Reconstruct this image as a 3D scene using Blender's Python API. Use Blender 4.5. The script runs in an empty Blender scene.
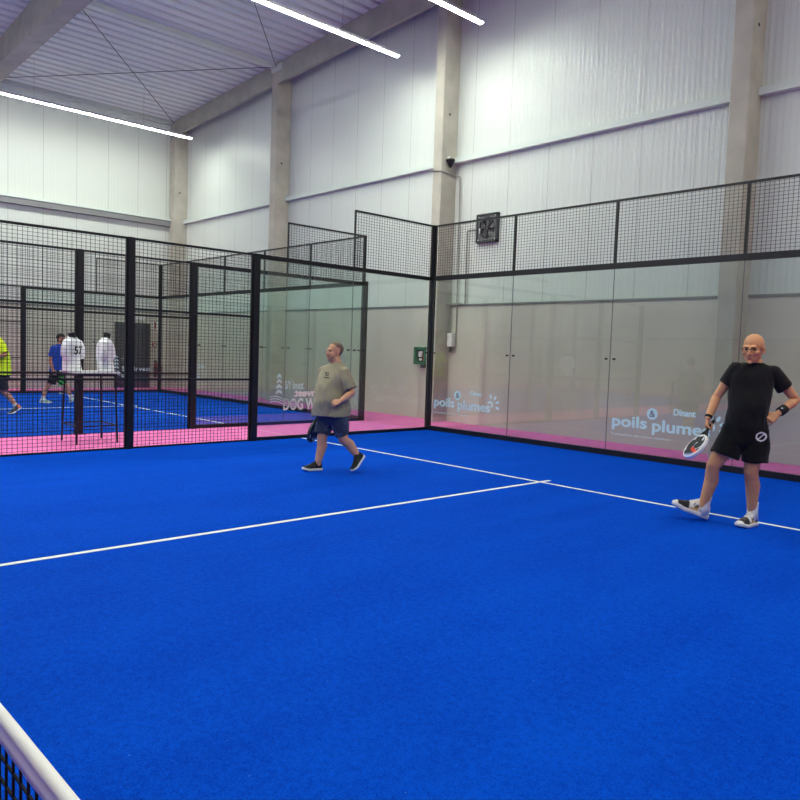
import bpy, bmesh, math, random
from mathutils import Vector, Matrix, noise
import numpy as np
random.seed(7)
SC = bpy.context.scene
COL = SC.collection
V = Vector
PI = math.pi

# ------------------------------------------------------------------ helpers
def lin(c):
    f = lambda v: v/12.92 if v <= .04045 else ((v+.055)/1.055)**2.4
    return (f(c[0]/255), f(c[1]/255), f(c[2]/255), 1.0)

def tag(o, label=None, cat=None, group=None, kind=None):
    if label: o['label'] = label
    if cat: o['category'] = cat
    if group: o['group'] = group
    if kind: o['kind'] = kind
    return o

def empty(name, loc=(0, 0, 0), rz=0.0):
    o = bpy.data.objects.new(name, None)
    o.empty_display_size = .1
    COL.objects.link(o); o.location = loc; o.rotation_euler = (0, 0, rz)
    return o

def link(name, me, m, parent=None):
    o = bpy.data.objects.new(name, me); COL.objects.link(o)
    if m is not None and not me.materials: me.materials.append(m)
    if parent is not None: o.parent = parent
    return o

def obj(name, bm, m, parent=None, smooth=False):
    bmesh.ops.recalc_face_normals(bm, faces=bm.faces[:])
    me = bpy.data.meshes.new(name); bm.to_mesh(me); bm.free()
    if smooth: me.polygons.foreach_set('use_smooth', [True]*len(me.polygons))
    return link(name, me, m, parent)

def struct(name, bm, m, parent=None, smooth=False):
    o = obj(name, bm, m, parent, smooth); o['kind'] = 'structure'; return o

def B(): return bmesh.new()

def box(bm, x0, x1, y0, y1, z0, z1):
    vs = [bm.verts.new((x, y, z)) for x in (x0, x1) for y in (y0, y1) for z in (z0, z1)]
    for f in ((0,1,3,2),(4,6,7,5),(0,4,5,1),(2,3,7,6),(0,2,6,4),(1,5,7,3)):
        bm.faces.new([vs[i] for i in f])

def bevel_box(bm, x0, x1, y0, y1, z0, z1, w=.01, seg=2):
    t = B(); box(t, x0, x1, y0, y1, z0, z1)
    bmesh.ops.recalc_face_normals(t, faces=t.faces[:])
    bmesh.ops.bevel(t, geom=t.edges[:], offset=w, segments=seg, affect='EDGES', profile=.5)
    me = bpy.data.meshes.new('t'); t.to_mesh(me); t.free(); bm.from_mesh(me); bpy.data.meshes.remove(me)

def frame_of(d, ref=None):
    d = V(d).normalized()
    r = V(ref) if ref is not None else (V((0, 0, 1)) if abs(d.z) < .95 else V((1, 0, 0)))
    u = (r - d*r.dot(d))
    if u.length < 1e-5: u = d.orthogonal()
    u.normalize()
    return u, d.cross(u).normalized(), d

def loft(bm, rings, n=20, cap0=0.0, cap1=0.0):
    """rings: (center, U, W, a, b, exp). closed; cap offsets push the cap centre outward (+) or inward (-)"""
    R = []
    for (c, U, W, a, b, e) in rings:
        row = []
        for i in range(n):
            t = 2*PI*i/n; cc, ss = math.cos(t), math.sin(t)
            x = math.copysign(abs(cc)**(2/e), cc)*a; y = math.copysign(abs(ss)**(2/e), ss)*b
            row.append(bm.verts.new(V(c)+V(U)*x+V(W)*y))
        R.append(row)
    for A, Bq in zip(R, R[1:]):
        for i in range(n):
            j = (i+1) % n
            bm.faces.new((A[i], A[j], Bq[j], Bq[i]))
    def cap(row, c, d, off):
        ctr = bm.verts.new(V(c)+d*off)
        for i in range(n): bm.faces.new((row[i], row[(i+1) % n], ctr))
    d0 = (V(rings[0][0])-V(rings[1][0])).normalized(); d1 = (V(rings[-1][0])-V(rings[-2][0])).normalized()
    cap(R[0], rings[0][0], d0, cap0); cap(R[-1], rings[-1][0], d1, cap1)

def tube(bm, pts, radii, n=12, ref=None, flat=1.0, e=2.0, roundcap=True):
    """tube through points, radii per point (r or (a,b)); ends rounded"""
    pts = [V(p) for p in pts]; rings = []
    m = len(pts)
    lu = None
    for i, p in enumerate(pts):
        d = (pts[min(i+1, m-1)]-pts[max(i-1, 0)])
        if d.length < 1e-7: d = pts[min(i+1, m-1)]-p
        u, w, d = frame_of(d, lu if lu is not None else ref)
        lu = u
        r = radii[i] if isinstance(radii, (list, tuple)) else radii
        a, b = r if isinstance(r, (tuple, list)) else (r, r*flat)
        rings.append((p, u, w, a, b, e))
    if roundcap:
        def caps(k, sgn):
            p, u, w, a, b, ee = rings[k]; dd = (pts[1]-pts[0] if k == 0 else pts[-1]-pts[-2]).normalized()*sgn
            h = min(a, b)
            return [(p+dd*h*.5, u, w, a*.87, b*.87, ee), (p+dd*h*.87, u, w, a*.5, b*.5, ee)]
        c0 = caps(0, -1)[::-1]; c1 = caps(-1, 1)
        h0 = min(rings[0][3], rings[0][4])*.13; h1 = min(rings[-1][3], rings[-1][4])*.13
        rings = c0+rings+c1
        loft(bm, rings, n, h0, h1)
    else:
        loft(bm, rings, n)

def ell(bm, c, r, M=None, sub=3):
    S = Matrix.Diagonal((r[0], r[1], r[2], 1))
    T = Matrix.Translation(V(c))
    R3 = M.to_4x4() if M is not None else Matrix.Identity(4)
    bmesh.ops.create_icosphere(bm, subdivisions=sub, radius=1, matrix=T @ R3 @ S)

def cyl(bm, p0, p1, r, n=12):
    u, w, d = frame_of(V(p1)-V(p0))
    loft(bm, [(p0, u, w, r, r, 2), (p1, u, w, r, r, 2)], n)

def interp(pts, k=4):
    """Catmull-Rom on tuples of floats"""
    out = []; P = [pts[0]]+list(pts)+[pts[-1]]
    for i in range(1, len(P)-2):
        for j in range(k):
            t = j/k; a, b, c, d = P[i-1], P[i], P[i+1], P[i+2]
            out.append(tuple(.5*((2*b[q])+(-a[q]+c[q])*t+(2*a[q]-5*b[q]+4*c[q]-d[q])*t*t+(-a[q]+3*b[q]-3*c[q]+d[q])*t**3) for q in range(len(b))))
    out.append(tuple(pts[-1])); return out

def fuse(bm, voxel, it=3, fac=.5):
    """voxel-fuse overlapping closed shapes into one continuous skin"""
    bmesh.ops.recalc_face_normals(bm, faces=bm.faces[:])
    me = bpy.data.meshes.new('tmp'); bm.to_mesh(me); bm.free()
    o = bpy.data.objects.new('tmp', me); COL.objects.link(o)
    m = o.modifiers.new('r', 'REMESH'); m.mode = 'VOXEL'; m.voxel_size = voxel; m.use_smooth_shade = True
    if it:
        s = o.modifiers.new('s', 'SMOOTH'); s.iterations = it; s.factor = fac
    dg = bpy.context.evaluated_depsgraph_get(); dg.update()
    r = bpy.data.meshes.new_from_object(o.evaluated_get(dg))
    bpy.data.objects.remove(o); bpy.data.meshes.remove(me)
    r.polygons.foreach_set('use_smooth', [True]*len(r.polygons))
    return r

def co_of(me):
    a = np.empty(len(me.vertices)*3, np.float32); me.vertices.foreach_get('co', a); return a.reshape(-1, 3)
def no_of(me):
    a = np.empty(len(me.vertices)*3, np.float32); me.vertex_normals.foreach_get('vector', a); return a.reshape(-1, 3)
def set_co(me, a):
    me.vertices.foreach_set('co', a.astype(np.float32).ravel()); me.update()
def paint(me, col):
    at = me.color_attributes.new('Col', 'FLOAT_COLOR', 'POINT')
    at.data.foreach_set('color', col.astype(np.float32).ravel())
def flatcol(me, c): return np.tile(np.array(c, np.float32), (len(me.vertices), 1))
def blend(col, w, c):
    w = np.clip(w, 0, 1)[:, None]; col[:] = col*(1-w)+np.array(c)*w
def gauss(co, p, s):
    s = np.array(s if isinstance(s, (tuple, list)) else (s, s, s)); return np.exp(-(((co-np.array(p))/s)**2).sum(1))
def sstep(x, a, b):
    t = np.clip((x-a)/(b-a), 0, 1); return t*t*(3-2*t)

# ------------------------------------------------------------------ materials
def mat(name, c, rough=.6, metal=0.0, spec=.5, nz=None, bump=None, emit=None):
    m = bpy.data.materials.new(name); m.use_nodes = True
    nt = m.node_tree; p = nt.nodes['Principled BSDF']
    p.inputs['Base Color'].default_value = c if len(c) == 4 else lin(c)
    p.inputs['Roughness'].default_value = rough; p.inputs['Metallic'].default_value = metal
    p.inputs['Specular IOR Level'].default_value = spec
    tc = nt.nodes.new('ShaderNodeTexCoord')
    if nz:      # (scale, detail, colour two) mottled colour
        n = nt.nodes.new('ShaderNodeTexNoise'); n.inputs['Scale'].default_value = nz[0]; n.inputs['Detail'].default_value = nz[1]
        nt.links.new(tc.outputs['Object'], n.inputs['Vector'])
        r = nt.nodes.new('ShaderNodeValToRGB'); r.color_ramp.elements[0].position = .3; r.color_ramp.elements[1].position = .7
        r.color_ramp.elements[0].color = c if len(c) == 4 else lin(c); r.color_ramp.elements[1].color = lin(nz[2])
        nt.links.new(n.outputs['Fac'], r.inputs['Fac']); nt.links.new(r.outputs['Color'], p.inputs['Base Color'])
    if bump:    # (scale, strength, distance)
        n = nt.nodes.new('ShaderNodeTexNoise'); n.inputs['Scale'].default_value = bump[0]; n.inputs['Detail'].default_value = 4
        nt.links.new(tc.outputs['Object'], n.inputs['Vector'])
        b = nt.nodes.new('ShaderNodeBump'); b.inputs['Strength'].default_value = bump[1]; b.inputs['Distance'].default_value = bump[2]
        nt.links.new(n.outputs['Fac'], b.inputs['Height']); nt.links.new(b.outputs['Normal'], p.inputs['Normal'])
    if emit:
        p.inputs['Emission Color'].default_value = emit[0]; p.inputs['Emission Strength'].default_value = emit[1]
    return m

def vcol_mat(name, rough=.6, spec=.4, bump=None, sss=0.0, sheen=0.0):
    m = mat(name, (200, 200, 200), rough, spec=spec, bump=bump)
    nt = m.node_tree; p = nt.nodes['Principled BSDF']
    a = nt.nodes.new('ShaderNodeAttribute'); a.attribute_name = 'Col'
    nt.links.new(a.outputs['Color'], p.inputs['Base Color'])
    if sss:
        p.inputs['Subsurface Weight'].default_value = sss; p.inputs['Subsurface Radius'].default_value = (.012, .004, .002); p.inputs['Subsurface Scale'].default_value = 1
    if sheen: p.inputs['Sheen Weight'].default_value = sheen
    return m

def math_n(nt, op, a, b=None, c=None):
    n = nt.nodes.new('ShaderNodeMath'); n.operation = op
    for i, v in enumerate((a, b, c)):
        if v is None: continue
        if isinstance(v, (int, float)): n.inputs[i].default_value = v
        else: nt.links.new(v, n.inputs[i])
    return n.outputs[0]

def panel_mat(name, axis, offset, c, rough, rib=.1, ribamt=.35, groove_amt=.1):
    """sheet-metal sandwich panels: 1 m wide with dark joints and fine ribs"""
    m = mat(name, c, rough, spec=.22); nt = m.node_tree; p = nt.nodes['Principled BSDF']
    tc = [n for n in nt.nodes if n.type == 'TEX_COORD'][0]
    sx = nt.nodes.new('ShaderNodeSeparateXYZ'); nt.links.new(tc.outputs['Object'], sx.inputs[0])
    x = sx.outputs[axis]
    fr = math_n(nt, 'FRACT', math_n(nt, 'ADD', x, offset+200))
    d = math_n(nt, 'ABSOLUTE', math_n(nt, 'SUBTRACT', fr, .5))
    seam = math_n(nt, 'LESS_THAN', d, .0045)
    w = math_n(nt, 'SINE', math_n(nt, 'MULTIPLY', x, 2*PI/rib))
    groove = math_n(nt, 'LESS_THAN', math_n(nt, 'FRACT', math_n(nt, 'MULTIPLY', x, 1/rib)), .12)
    # each strip between ribs leans a little differently
    n = nt.nodes.new('ShaderNodeTexNoise'); n.inputs['Scale'].default_value = 1.0; n.inputs['Detail'].default_value = 3
    mp = nt.nodes.new('ShaderNodeMapping'); sc = [.5, .5, .5]; sc[axis] = 11; sc[2] = .35; mp.inputs['Scale'].default_value = sc
    nt.links.new(tc.outputs['Object'], mp.inputs['Vector']); nt.links.new(mp.outputs[0], n.inputs['Vector'])
    h = math_n(nt, 'ADD', math_n(nt, 'MULTIPLY', w, .0022), math_n(nt, 'MULTIPLY', n.outputs['Fac'], .016))
    h = math_n(nt, 'SUBTRACT', h, math_n(nt, 'MULTIPLY', seam, .004))
    b = nt.nodes.new('ShaderNodeBump'); b.inputs['Strength'].default_value = ribamt; b.inputs['Distance'].default_value = 1.0
    nt.links.new(h, b.inputs['Height']); nt.links.new(b.outputs['Normal'], p.inputs['Normal'])
    mx = nt.nodes.new('ShaderNodeMixRGB'); mx.inputs[1].default_value = lin(c); mx.inputs[2].default_value = lin((150, 150, 152))
    nt.links.new(math_n(nt, 'MAXIMUM', seam, math_n(nt, 'MULTIPLY', groove, groove_amt)), mx.inputs[0]); nt.links.new(mx.outputs[0], p.inputs['Base Color'])
    return m

def turf_mat(name, c0, c1):
    m = mat(name, c0, .9, spec=.03); nt = m.node_tree; p = nt.nodes['Principled BSDF']
    tc = [n for n in nt.nodes if n.type == 'TEX_COORD'][0]
    def nse(scale, det, sc=(1, 1, 1)):
        mp = nt.nodes.new('ShaderNodeMapping'); mp.inputs['Scale'].default_value = sc
        n = nt.nodes.new('ShaderNodeTexNoise'); n.inputs['Scale'].default_value = scale; n.inputs['Detail'].default_value = det
        nt.links.new(tc.outputs['Object'], mp.inputs[0]); nt.links.new(mp.outputs[0], n.inputs['Vector']); return n.outputs['Fac']
    fine, mid, big, band = nse(170, 3), nse(28, 4), nse(1.3, 4), nse(2.2, 2, (1, .12, 1))
    f = math_n(nt, 'ADD', math_n(nt, 'MULTIPLY', fine, .60), math_n(nt, 'MULTIPLY', mid, .2))
    f = math_n(nt, 'ADD', f, math_n(nt, 'ADD', math_n(nt, 'MULTIPLY', big, .10), math_n(nt, 'MULTIPLY', band, .12)))
    r = nt.nodes.new('ShaderNodeValToRGB'); r.color_ramp.elements[0].position = .4; r.color_ramp.elements[1].position = .62
    r.color_ramp.elements[0].color = lin(c0); r.color_ramp.elements[1].color = lin(c1)
    nt.links.new(f, r.inputs['Fac'])
    # grains of sand lying in the pile
    v = nt.nodes.new('ShaderNodeTexVoronoi'); v.inputs['Scale'].default_value = 9
    nt.links.new(tc.outputs['Object'], v.inputs['Vector'])
    g = math_n(nt, 'MULTIPLY', math_n(nt, 'LESS_THAN', v.outputs['Distance'], .03), .35)
    mx = nt.nodes.new('ShaderNodeMixRGB'); mx.inputs[2].default_value = lin((150, 180, 225))
    nt.links.new(g, mx.inputs[0]); nt.links.new(r.outputs['Color'], mx.inputs[1])
    nt.links.new(mx.outputs[0], p.inputs['Base Color'])
    b = nt.nodes.new('ShaderNodeBump'); b.inputs['Strength'].default_value = .5; b.inputs['Distance'].default_value = .012
    nt.links.new(math_n(nt, 'ADD', fine, math_n(nt, 'MULTIPLY', mid, .8)), b.inputs['Height']); nt.links.new(b.outputs['Normal'], p.inputs['Normal'])
    return m

def glass_mat(name, tint, base=.035):
    m = bpy.data.materials.new(name); m.use_nodes = True; nt = m.node_tree; nt.nodes.clear()
    out = nt.nodes.new('ShaderNodeOutputMaterial')
    lw = nt.nodes.new('ShaderNodeLayerWeight'); lw.inputs['Blend'].default_value = .5
    fac = math_n(nt, 'MINIMUM', math_n(nt, 'MULTIPLY_ADD', math_n(nt, 'POWER', lw.outputs['Facing'], 4.2), .9, base), 1.0)
    t = nt.nodes.new('ShaderNodeBsdfTransparent'); t.inputs[0].default_value = lin(tint)
    g = nt.nodes.new('ShaderNodeBsdfGlossy'); g.inputs['Roughness'].default_value = 0.004; g.inputs[0].default_value = (1, 1, 1, 1)
    mx = nt.nodes.new('ShaderNodeMixShader')
    nt.links.new(fac, mx.inputs[0]); nt.links.new(t.outputs[0], mx.inputs[1]); nt.links.new(g.outputs[0], mx.inputs[2])
    nt.links.new(mx.outputs[0], out.inputs[0]); return m

M = {}
M['turf'] = turf_mat('blue turf', (0, 53, 166), (0, 81, 208))
M['turf2'] = turf_mat('blue turf next court', (0, 58, 166), (2, 86, 202))
M['pink'] = mat('pink flooring', (218, 104, 172), .7, spec=.15, nz=(6, 4, (230, 122, 184)))
M['line'] = mat('white line', (228, 236, 226), .8, spec=.2, bump=(200, .4, .004))
M['panel_x'] = panel_mat('white wall panels', 0, .68+.5, (210, 214, 211), .34, ribamt=.7, groove_amt=.16)
M['panel_y'] = panel_mat('white wall panels side', 1, .3, (207, 210, 206), .42, ribamt=.4, groove_amt=.05)
M['dado'] = mat('precast concrete', (194, 189, 178), .75, spec=.3, nz=(1.2, 6, (206, 201, 191)), bump=(20, .15, .01))
M['conc'] = mat('column concrete', (168, 163, 153), .8, spec=.25, nz=(2.5, 8, (188, 183, 172)), bump=(30, .25, .008))
M['beamc'] = mat('beam concrete', (158, 157, 147), .8, spec=.25, nz=(2.5, 8, (178, 176, 166)), bump=(30, .25, .008))
M['deck'] = mat('galvanised roof deck', (218, 224, 224), .45, metal=.0, spec=.5)
M['steel'] = mat('pale steel', (204, 212, 206), .45, spec=.5)
M['girt'] = mat('painted girt', (206, 214, 210), .5, spec=.4)
M['girt_shade'] = mat('shaded girt web', (128, 128, 130), .5)  # darker grey carries the shadow on the girt's lower half
M['flash'] = mat('grey flashing', (120, 122, 122), .5)
M['black'] = mat('black powder coat', (22, 23, 28), .42, spec=.4)
M['wire'] = mat('black wire', (20, 21, 25), .5, spec=.4)
M['rod'] = mat('dark rod', (90, 90, 98), .5)
M['glass'] = glass_mat('court glass', (243, 249, 245), .06)
M['glass2'] = glass_mat('greenish court glass', (245, 251, 248), .06)
M['decal'] = mat('pale blue lettering', (196, 228, 234), .6)
M['decalw'] = mat('white lettering', (218, 238, 238), .6)
M['decalp'] = mat('pinkish white lettering', (246, 242, 244), .6)
M['clamp'] = mat('clamp steel', (40, 40, 44), .4, metal=.3)
M['housing'] = mat('light housing', (205, 205, 208), .5)
M['lamp'] = mat('led diffuser', (255, 255, 255), .5, emit=((1, 1.075, .92, 1), 104.0))
M['tape'] = mat('net tape', (228, 226, 222), .7, spec=.2, bump=(120, .25, .004))
M['cord'] = mat('net cord', (14, 15, 20), .8, spec=.2)
M['door'] = mat('dark door', (46, 47, 60), .5)
M['white'] = mat('white plastic', (228, 228, 226), .5)
M['red'] = mat('red enamel', (150, 36, 46), .4)
M['green'] = mat('green enamel', (22, 112, 76), .45)
M['darkgrey'] = mat('dark grey plastic', (52, 52, 58), .5)
M['midgrey'] = mat('mid grey plastic', (98, 98, 102), .5)
M['pipe'] = mat('grey conduit', (138, 136, 132), .45)
M['tabletop'] = mat('pale laminate', (196, 196, 198), .4)
M['jersey'] = mat('white jersey', (236, 236, 240), .8, spec=.2)
M['ink'] = mat('black print', (22, 22, 26), .7)
M['skin'] = vcol_mat('skin', .52, .35, bump=(160, .08, .003), sss=.12)
M['cloth'] = vcol_mat('cloth', .9, .15, bump=(220, .2, .003), sheen=.1)
M['shoe'] = vcol_mat('shoe', .6, .3)
M['racket'] = vcol_mat('racket', .6, .2)
M['hair'] = mat('short hair', (96, 78, 64), .8, nz=(90, 3, (128, 106, 88)), bump=(260, .6, .004))
M['hair2'] = mat('dark hair', (34, 25, 22), .7, bump=(200, .6, .004))
M['sock'] = mat('white sock', (236, 236, 236), .9, bump=(150, .3, .004))
M['sole'] = mat('white sole', (226, 226, 226), .6)
M['solegrey'] = mat('dark sole', (60, 60, 64), .6)
M['lace'] = mat('lace', (200, 200, 196), .8)
M['lacek'] = mat('dark lace', (44, 44, 46), .8)
M['band'] = mat('black band', (18, 18, 20), .8, bump=(200, .3, .003))
M['specs'] = mat('spectacle frame', (50, 46, 46), .35, metal=.4)
M['grip'] = mat('grip', (24, 24, 28), .8, bump=(120, .4, .004))
M['neckcap'] = mat('neck cap', (24, 24, 28), .45)
M['eye'] = vcol_mat('eye', .2, .5)

# ------------------------------------------------------------------ camera
cam = bpy.data.cameras.new('camera'); co = bpy.data.objects.new('camera', cam); COL.objects.link(co)
cam.sensor_width = 36; cam.sensor_fit = 'HORIZONTAL'; cam.lens = 740.915/800*36; cam.clip_end = 200; cam.clip_start = .05
yaw, pit, rol = .822741, -.064194, .034305
fw = V((-math.sin(yaw)*math.cos(pit), math.cos(yaw)*math.cos(pit), math.sin(pit))); rt = V((math.cos(yaw), math.sin(yaw), 0)); up = rt.cross(fw)
X = rt*math.cos(rol)+up*math.sin(rol); Y = up*math.cos(rol)-rt*math.sin(rol); Z = -fw
m4 = Matrix((X, Y, Z)).transposed().to_4x4(); m4.translation = V((5.343956, -.367612, 1.515702)); co.matrix_world = m4
SC.camera = co

# ------------------------------------------------------------------ hall shell
XL, XR, YB, YF = -19.3, 12.0, 11.75, -13.0
def roof_z(x): return 9.10+.0535*(x+19.0)
bm = B(); box(bm, XL-.4, XR+.4, YF-.4, YB+.4, -.2, 0); struct('floor', bm, M['pink'])
NX = -12.085           # centre line of the neighbouring court
for nm, cx, m in (('floor_court', 0, M['turf']), ('floor_court_next', NX, M['turf2'])):
    bm = B(); box(bm, cx-5.03, cx+5.03, -10.03, 10.03, 0, .008); struct(nm, bm, m)
    k = 0
    for (x0, x1, y0, y1) in ((cx-4.95, cx+4.95, 6.925, 6.975), (cx-4.95, cx+4.95, -6.975, -6.925), (cx-.025, cx+.025, -7.15, 7.15)):
        bm = B(); box(bm, x0, x1, y0, y1, .008, .0095 + .0004*k); k += 1
        struct('court_line', bm, M['line'])
DZ = 2.585
def wall(side, axis, m_hi):
    g = B(); u = B(); f = B()
    if axis == 'y':
        y0, y1 = (YB, YB+.3) if side == 'back' else (YF-.3, YF)
        box(g, XL-.3, XR+.3, y0, y1, 0, DZ); box(u, XL-.3, XR+.3, y0+(.03 if side == 'back' else 0), y1-(0 if side == 'back' else .03), DZ, 12)
        box(f, XL, XR, y0-.02 if side == 'back' else y1-.03, y0+.03 if side == 'back' else y1+.02, DZ-.005, DZ+.035)
    else:
        x0, x1 = (XL-.3, XL) if side == 'left' else (XR, XR+.3)
        box(g, x0, x1, YF, YB, 0, DZ); box(u, x0, x1-(.03 if side == 'left' else -.03), YF, YB, DZ, 12)
        box(f, x1-.03 if side == 'left' else x0-.02, x1+.02 if side == 'left' else x0+.03, YF, YB, DZ-.005, DZ+.035)
    w = struct('wall_'+side, u, m_hi)
    struct('wall_%s_base' % side, g, M['dado']); struct('trim_%s_flashing' % side, f, M['flash'])
wall('back', 'y', M['panel_x']); wall('front', 'y', M['panel_x']); wall('left', 'x', M['panel_y']); wall('right', 'x', M['panel_y'])
# girts: horizontal rails along the walls at 5.7 m
bm = B(); box(bm, XL, XR, YB-.10, YB+.03, 5.70, 5.82); struct('trim_1', bm, M['girt'])
bm = B(); box(bm, XL-.03, XL+.16, YF, YB, 5.76, 5.83); struct('trim_2', bm, M['girt'])
bm = B(); box(bm, XL-.03, XL+.13, YF, YB, 5.58, 5.76); struct('trim_4', bm, M['girt_shade'])  # lower half of the left girt, shade painted in as grey
bm = B(); box(bm, XL-.03, XL+.04, YF, YB, 8.85, 9.2); struct('trim_3', bm, M['girt'])
# columns along the back wall
def column(n, xr, w, zt, y0=11.3, y1=11.78):
    bm = B(); t = B(); box(t, xr-w, xr, y0, y1, 0, zt)
    bmesh.ops.recalc_face_normals(t, faces=t.faces[:])
    bmesh.ops.bevel(t, geom=[e for e in t.edges if abs(e.verts[0].co.z-e.verts[1].co.z) > 1], offset=.015, segments=1, affect='EDGES')
    o = struct('column_%d' % n, t, M['conc'])
    bm.free()
    h = B()
    for z in (6.72,):
        cyl(h, (xr-.005, y0+.2, z), (xr+.004, y0+.2, z), .028, 12)
    hh = struct('anchor_hole', h, M['ink'], o)
for i, (xr, w) in enumerate(((-18.93, .34), (-12.70, .28), (-6.16, .27), (.36, .30), (6.9, .3))): column(i+1, xr, w, roof_z(xr)-.02)
# sloping eaves beam on the back wall, between the columns and the wall panels
def eave(n, x0, x1):
    bm = B()
    zb = lambda x: 8.645+.0412*(x+18.35); zt = lambda x: roof_z(x)-.004
    vs = [[bm.verts.new((x, y, z)) for (y, z) in ((11.3, zb(x)), (11.40, zb(x)), (11.40, zt(x)), (11.3, zt(x)))] for x in (x0, x1)]
    a, b = vs
    for i in range(4): bm.faces.new((a[i], a[(i+1) % 4], b[(i+1) % 4], b[i]))
    bm.faces.new(a); bm.faces.new(b[::-1]); struct('beam_%d' % n, bm, M['beamc'])
for n, (a, b) in enumerate(((-18.93, -12.98), (-12.70, -6.43), (-6.16, .06), (.36, 6.6), (6.9, 12.0))): eave(n+1, a, b)
# rafter
def rafter(n, y0, y1, zb):
    bm = B(); x0, x1 = XL, XR
    a = [bm.verts.new(p) for p in ((x0, y0, zb), (x0, y1, zb), (x0, y1, roof_z(x0)-.004), (x0, y0, roof_z(x0)-.004))]
    b = [bm.verts.new(p) for p in ((x1, y0, zb+.25), (x1, y1, zb+.25), (x1, y1, roof_z(x1)-.004), (x1, y0, roof_z(x1)-.004))]
    for i in range(4): bm.faces.new((a[i], a[(i+1) % 4], b[(i+1) % 4], b[i]))
    bm.faces.new(a); bm.faces.new(b[::-1]); struct('beam_%d' % n, bm, M['beamc'])
rafter(6, 5.20, 5.62, 8.6); rafter(7, -2.5, -2.08, 8.6); rafter(8, -8.4, -7.98, 8.6)
# corrugated roof deck (ribs run across the hall)
bm = B(); P = .345; prof = [(0, 0), (.205, 0), (.235, .13), (.315, .13)]
xs = []
x = XL-.4
while x < XR+.4:
    for dx, dz in prof: xs.append((x+dx, dz))
    x += P
rows = [[bm.verts.new((x, y, roof_z(x)+dz)) for x, dz in xs] for y in (YF-.3, YB+.3)]
for i in range(len(xs)-1): bm.faces.new((rows[0][i], rows[0][i+1], rows[1][i+1], rows[1][i]))
struct('ceiling', bm, M['deck'])
bm = B(); box(bm, XL-.4, XR+.4, YF-.4, YB+.4, 12, 12.1); struct('ceiling_outer', bm, M['deck'])
# purlins: pale steel struts below the deck joining the columns to the rafter
for k, xx in enumerate((-18.98, -12.84, -6.3, .2)):
    bm = B(); z = roof_z(xx)
    for (y0, y1) in ((5.62, 11.3), (-2.08, 5.2)):
        box(bm, xx-.09, xx+.09, y0, y1, z-.13, z-.003) if k else box(bm, XL+.02, XL+.2, y0, y1, z-.11, z+.05)
    struct('trim_purlin_%d' % (k+1), bm, M['steel'])
# cross bracing rods and gusset plates under the deck
def rod(a, b, name='brace_rod', r=.011, lab=None):
    bm = B(); cyl(bm, a, b, r, 8)
    return tag(obj(name, bm, M['rod']), lab, 'brace rod', 'roof bracing rods')
rod((-12.68, 5.75, roof_z(-12.6)-.1), (-18.85, 11.22, roof_z(-18.9)-.12), lab='thin dark bracing rod running from the concrete rafter down to the far corner column')
rod((-18.85, 5.75, roof_z(-18.9)-.1), (-12.75, 11.22, roof_z(-12.7)-.13), lab='thin dark bracing rod running under the roof to the second column from the corner')
rod((-12.66, 11.22, roof_z(-12.7)-.13), (-6.5, 5.75, roof_z(-6.5)-.1), lab='thin dark bracing rod rising from the second column towards the long middle light')
bm = B(); box(bm, -12.95, -12.45, 11.26, 11.3, roof_z(-12.7)-.24, roof_z(-12.7)-.06); struct('trim_gusset', bm, M['steel'])

# ------------------------------------------------------------------ door, hose reel, alarm, sign on the left wall
d = B(); bevel_box(d, XL-.02, XL+.05, 9.50, 10.58, .01, 2.14, .004); door = struct('door_1', d, M['door'])
d = B()
for (a0, a1, b0, b1) in ((9.44, 9.50, 0, 2.2), (10.58, 10.64, 0, 2.2), (9.44, 10.64, 2.14, 2.2)): box(d, XL-.02, XL+.07, a0, a1, b0, b1)
struct('door_frame', d, M['darkgrey'], door)
d = B(); tube(d, [(XL+.11, 9.66, 1.0), (XL+.11, 9.80, 1.0)], .012, 8); tube(d, [(XL+.04, 9.66, 1.0), (XL+.11, 9.66, 1.0)], .012, 8); struct('door_handle', d, M['steel'], door)
s = B(); bevel_box(s, XL-.01, XL+.06, 10.12, 10.45, 2.30, 2.44, .006); es = tag(obj('exit_light', s, M['white']), 'small white emergency light above the dark door on the far wall', 'emergency light')
hr = empty('hose_reel', (XL+.5, 10.86, .66)); tag(hr, 'round red fire hose reel on the far wall beside the corner column', 'hose reel')
hr.location = (XL+.0, 10.86, .66)
h = B(); u, w, dd = frame_of((0, 1, 0)); loft(h, [((.24, -.06, 0), u, w, .20, .20, 2), ((.24, -.05, 0), u, w, .21, .21, 2), ((.24, .05, 0), u, w, .21, .21, 2), ((.24, .06, 0), u, w, .20, .20, 2)], 24, -.02, -.02); obj('drum', h, M['red'], hr)
h = B(); cyl(h, (.24, -.08, 0), (.24, .08, 0), .05, 12); obj('hub', h, M['darkgrey'], hr)
h = B(); box(h, -.02, .06, -.05, .05, -.3, .3); box(h, .06, .24, -.09, -.07, -.03, .03); obj('bracket', h, M['midgrey'], hr)
ex = B(); bevel_box(ex, XL-.01, XL+.05, 10.78, 10.94, 2.02, 2.28, .006); ex = tag(obj('alarm_sign', ex, M['white']), 'small red and white fire sign high on the far wall above the hose reel', 'sign')
e2 = B(); box(e2, XL+.05, XL+.055, 10.79, 10.86, 2.03, 2.27); obj('red_field', e2, M['red'], ex)
ab = B(); bevel_box(ab, XL-.01, XL+.08, 10.74, 10.88, 1.42, 1.56, .01); ab = tag(obj('call_point', ab, M['red']), 'red manual fire call point between the dark door and the corner column', 'fire alarm button')
a2 = B(); box(a2, XL+.08, XL+.085, 10.77, 10.85, 1.45, 1.53); obj('press_plate', a2, M['white'], ab)

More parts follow.
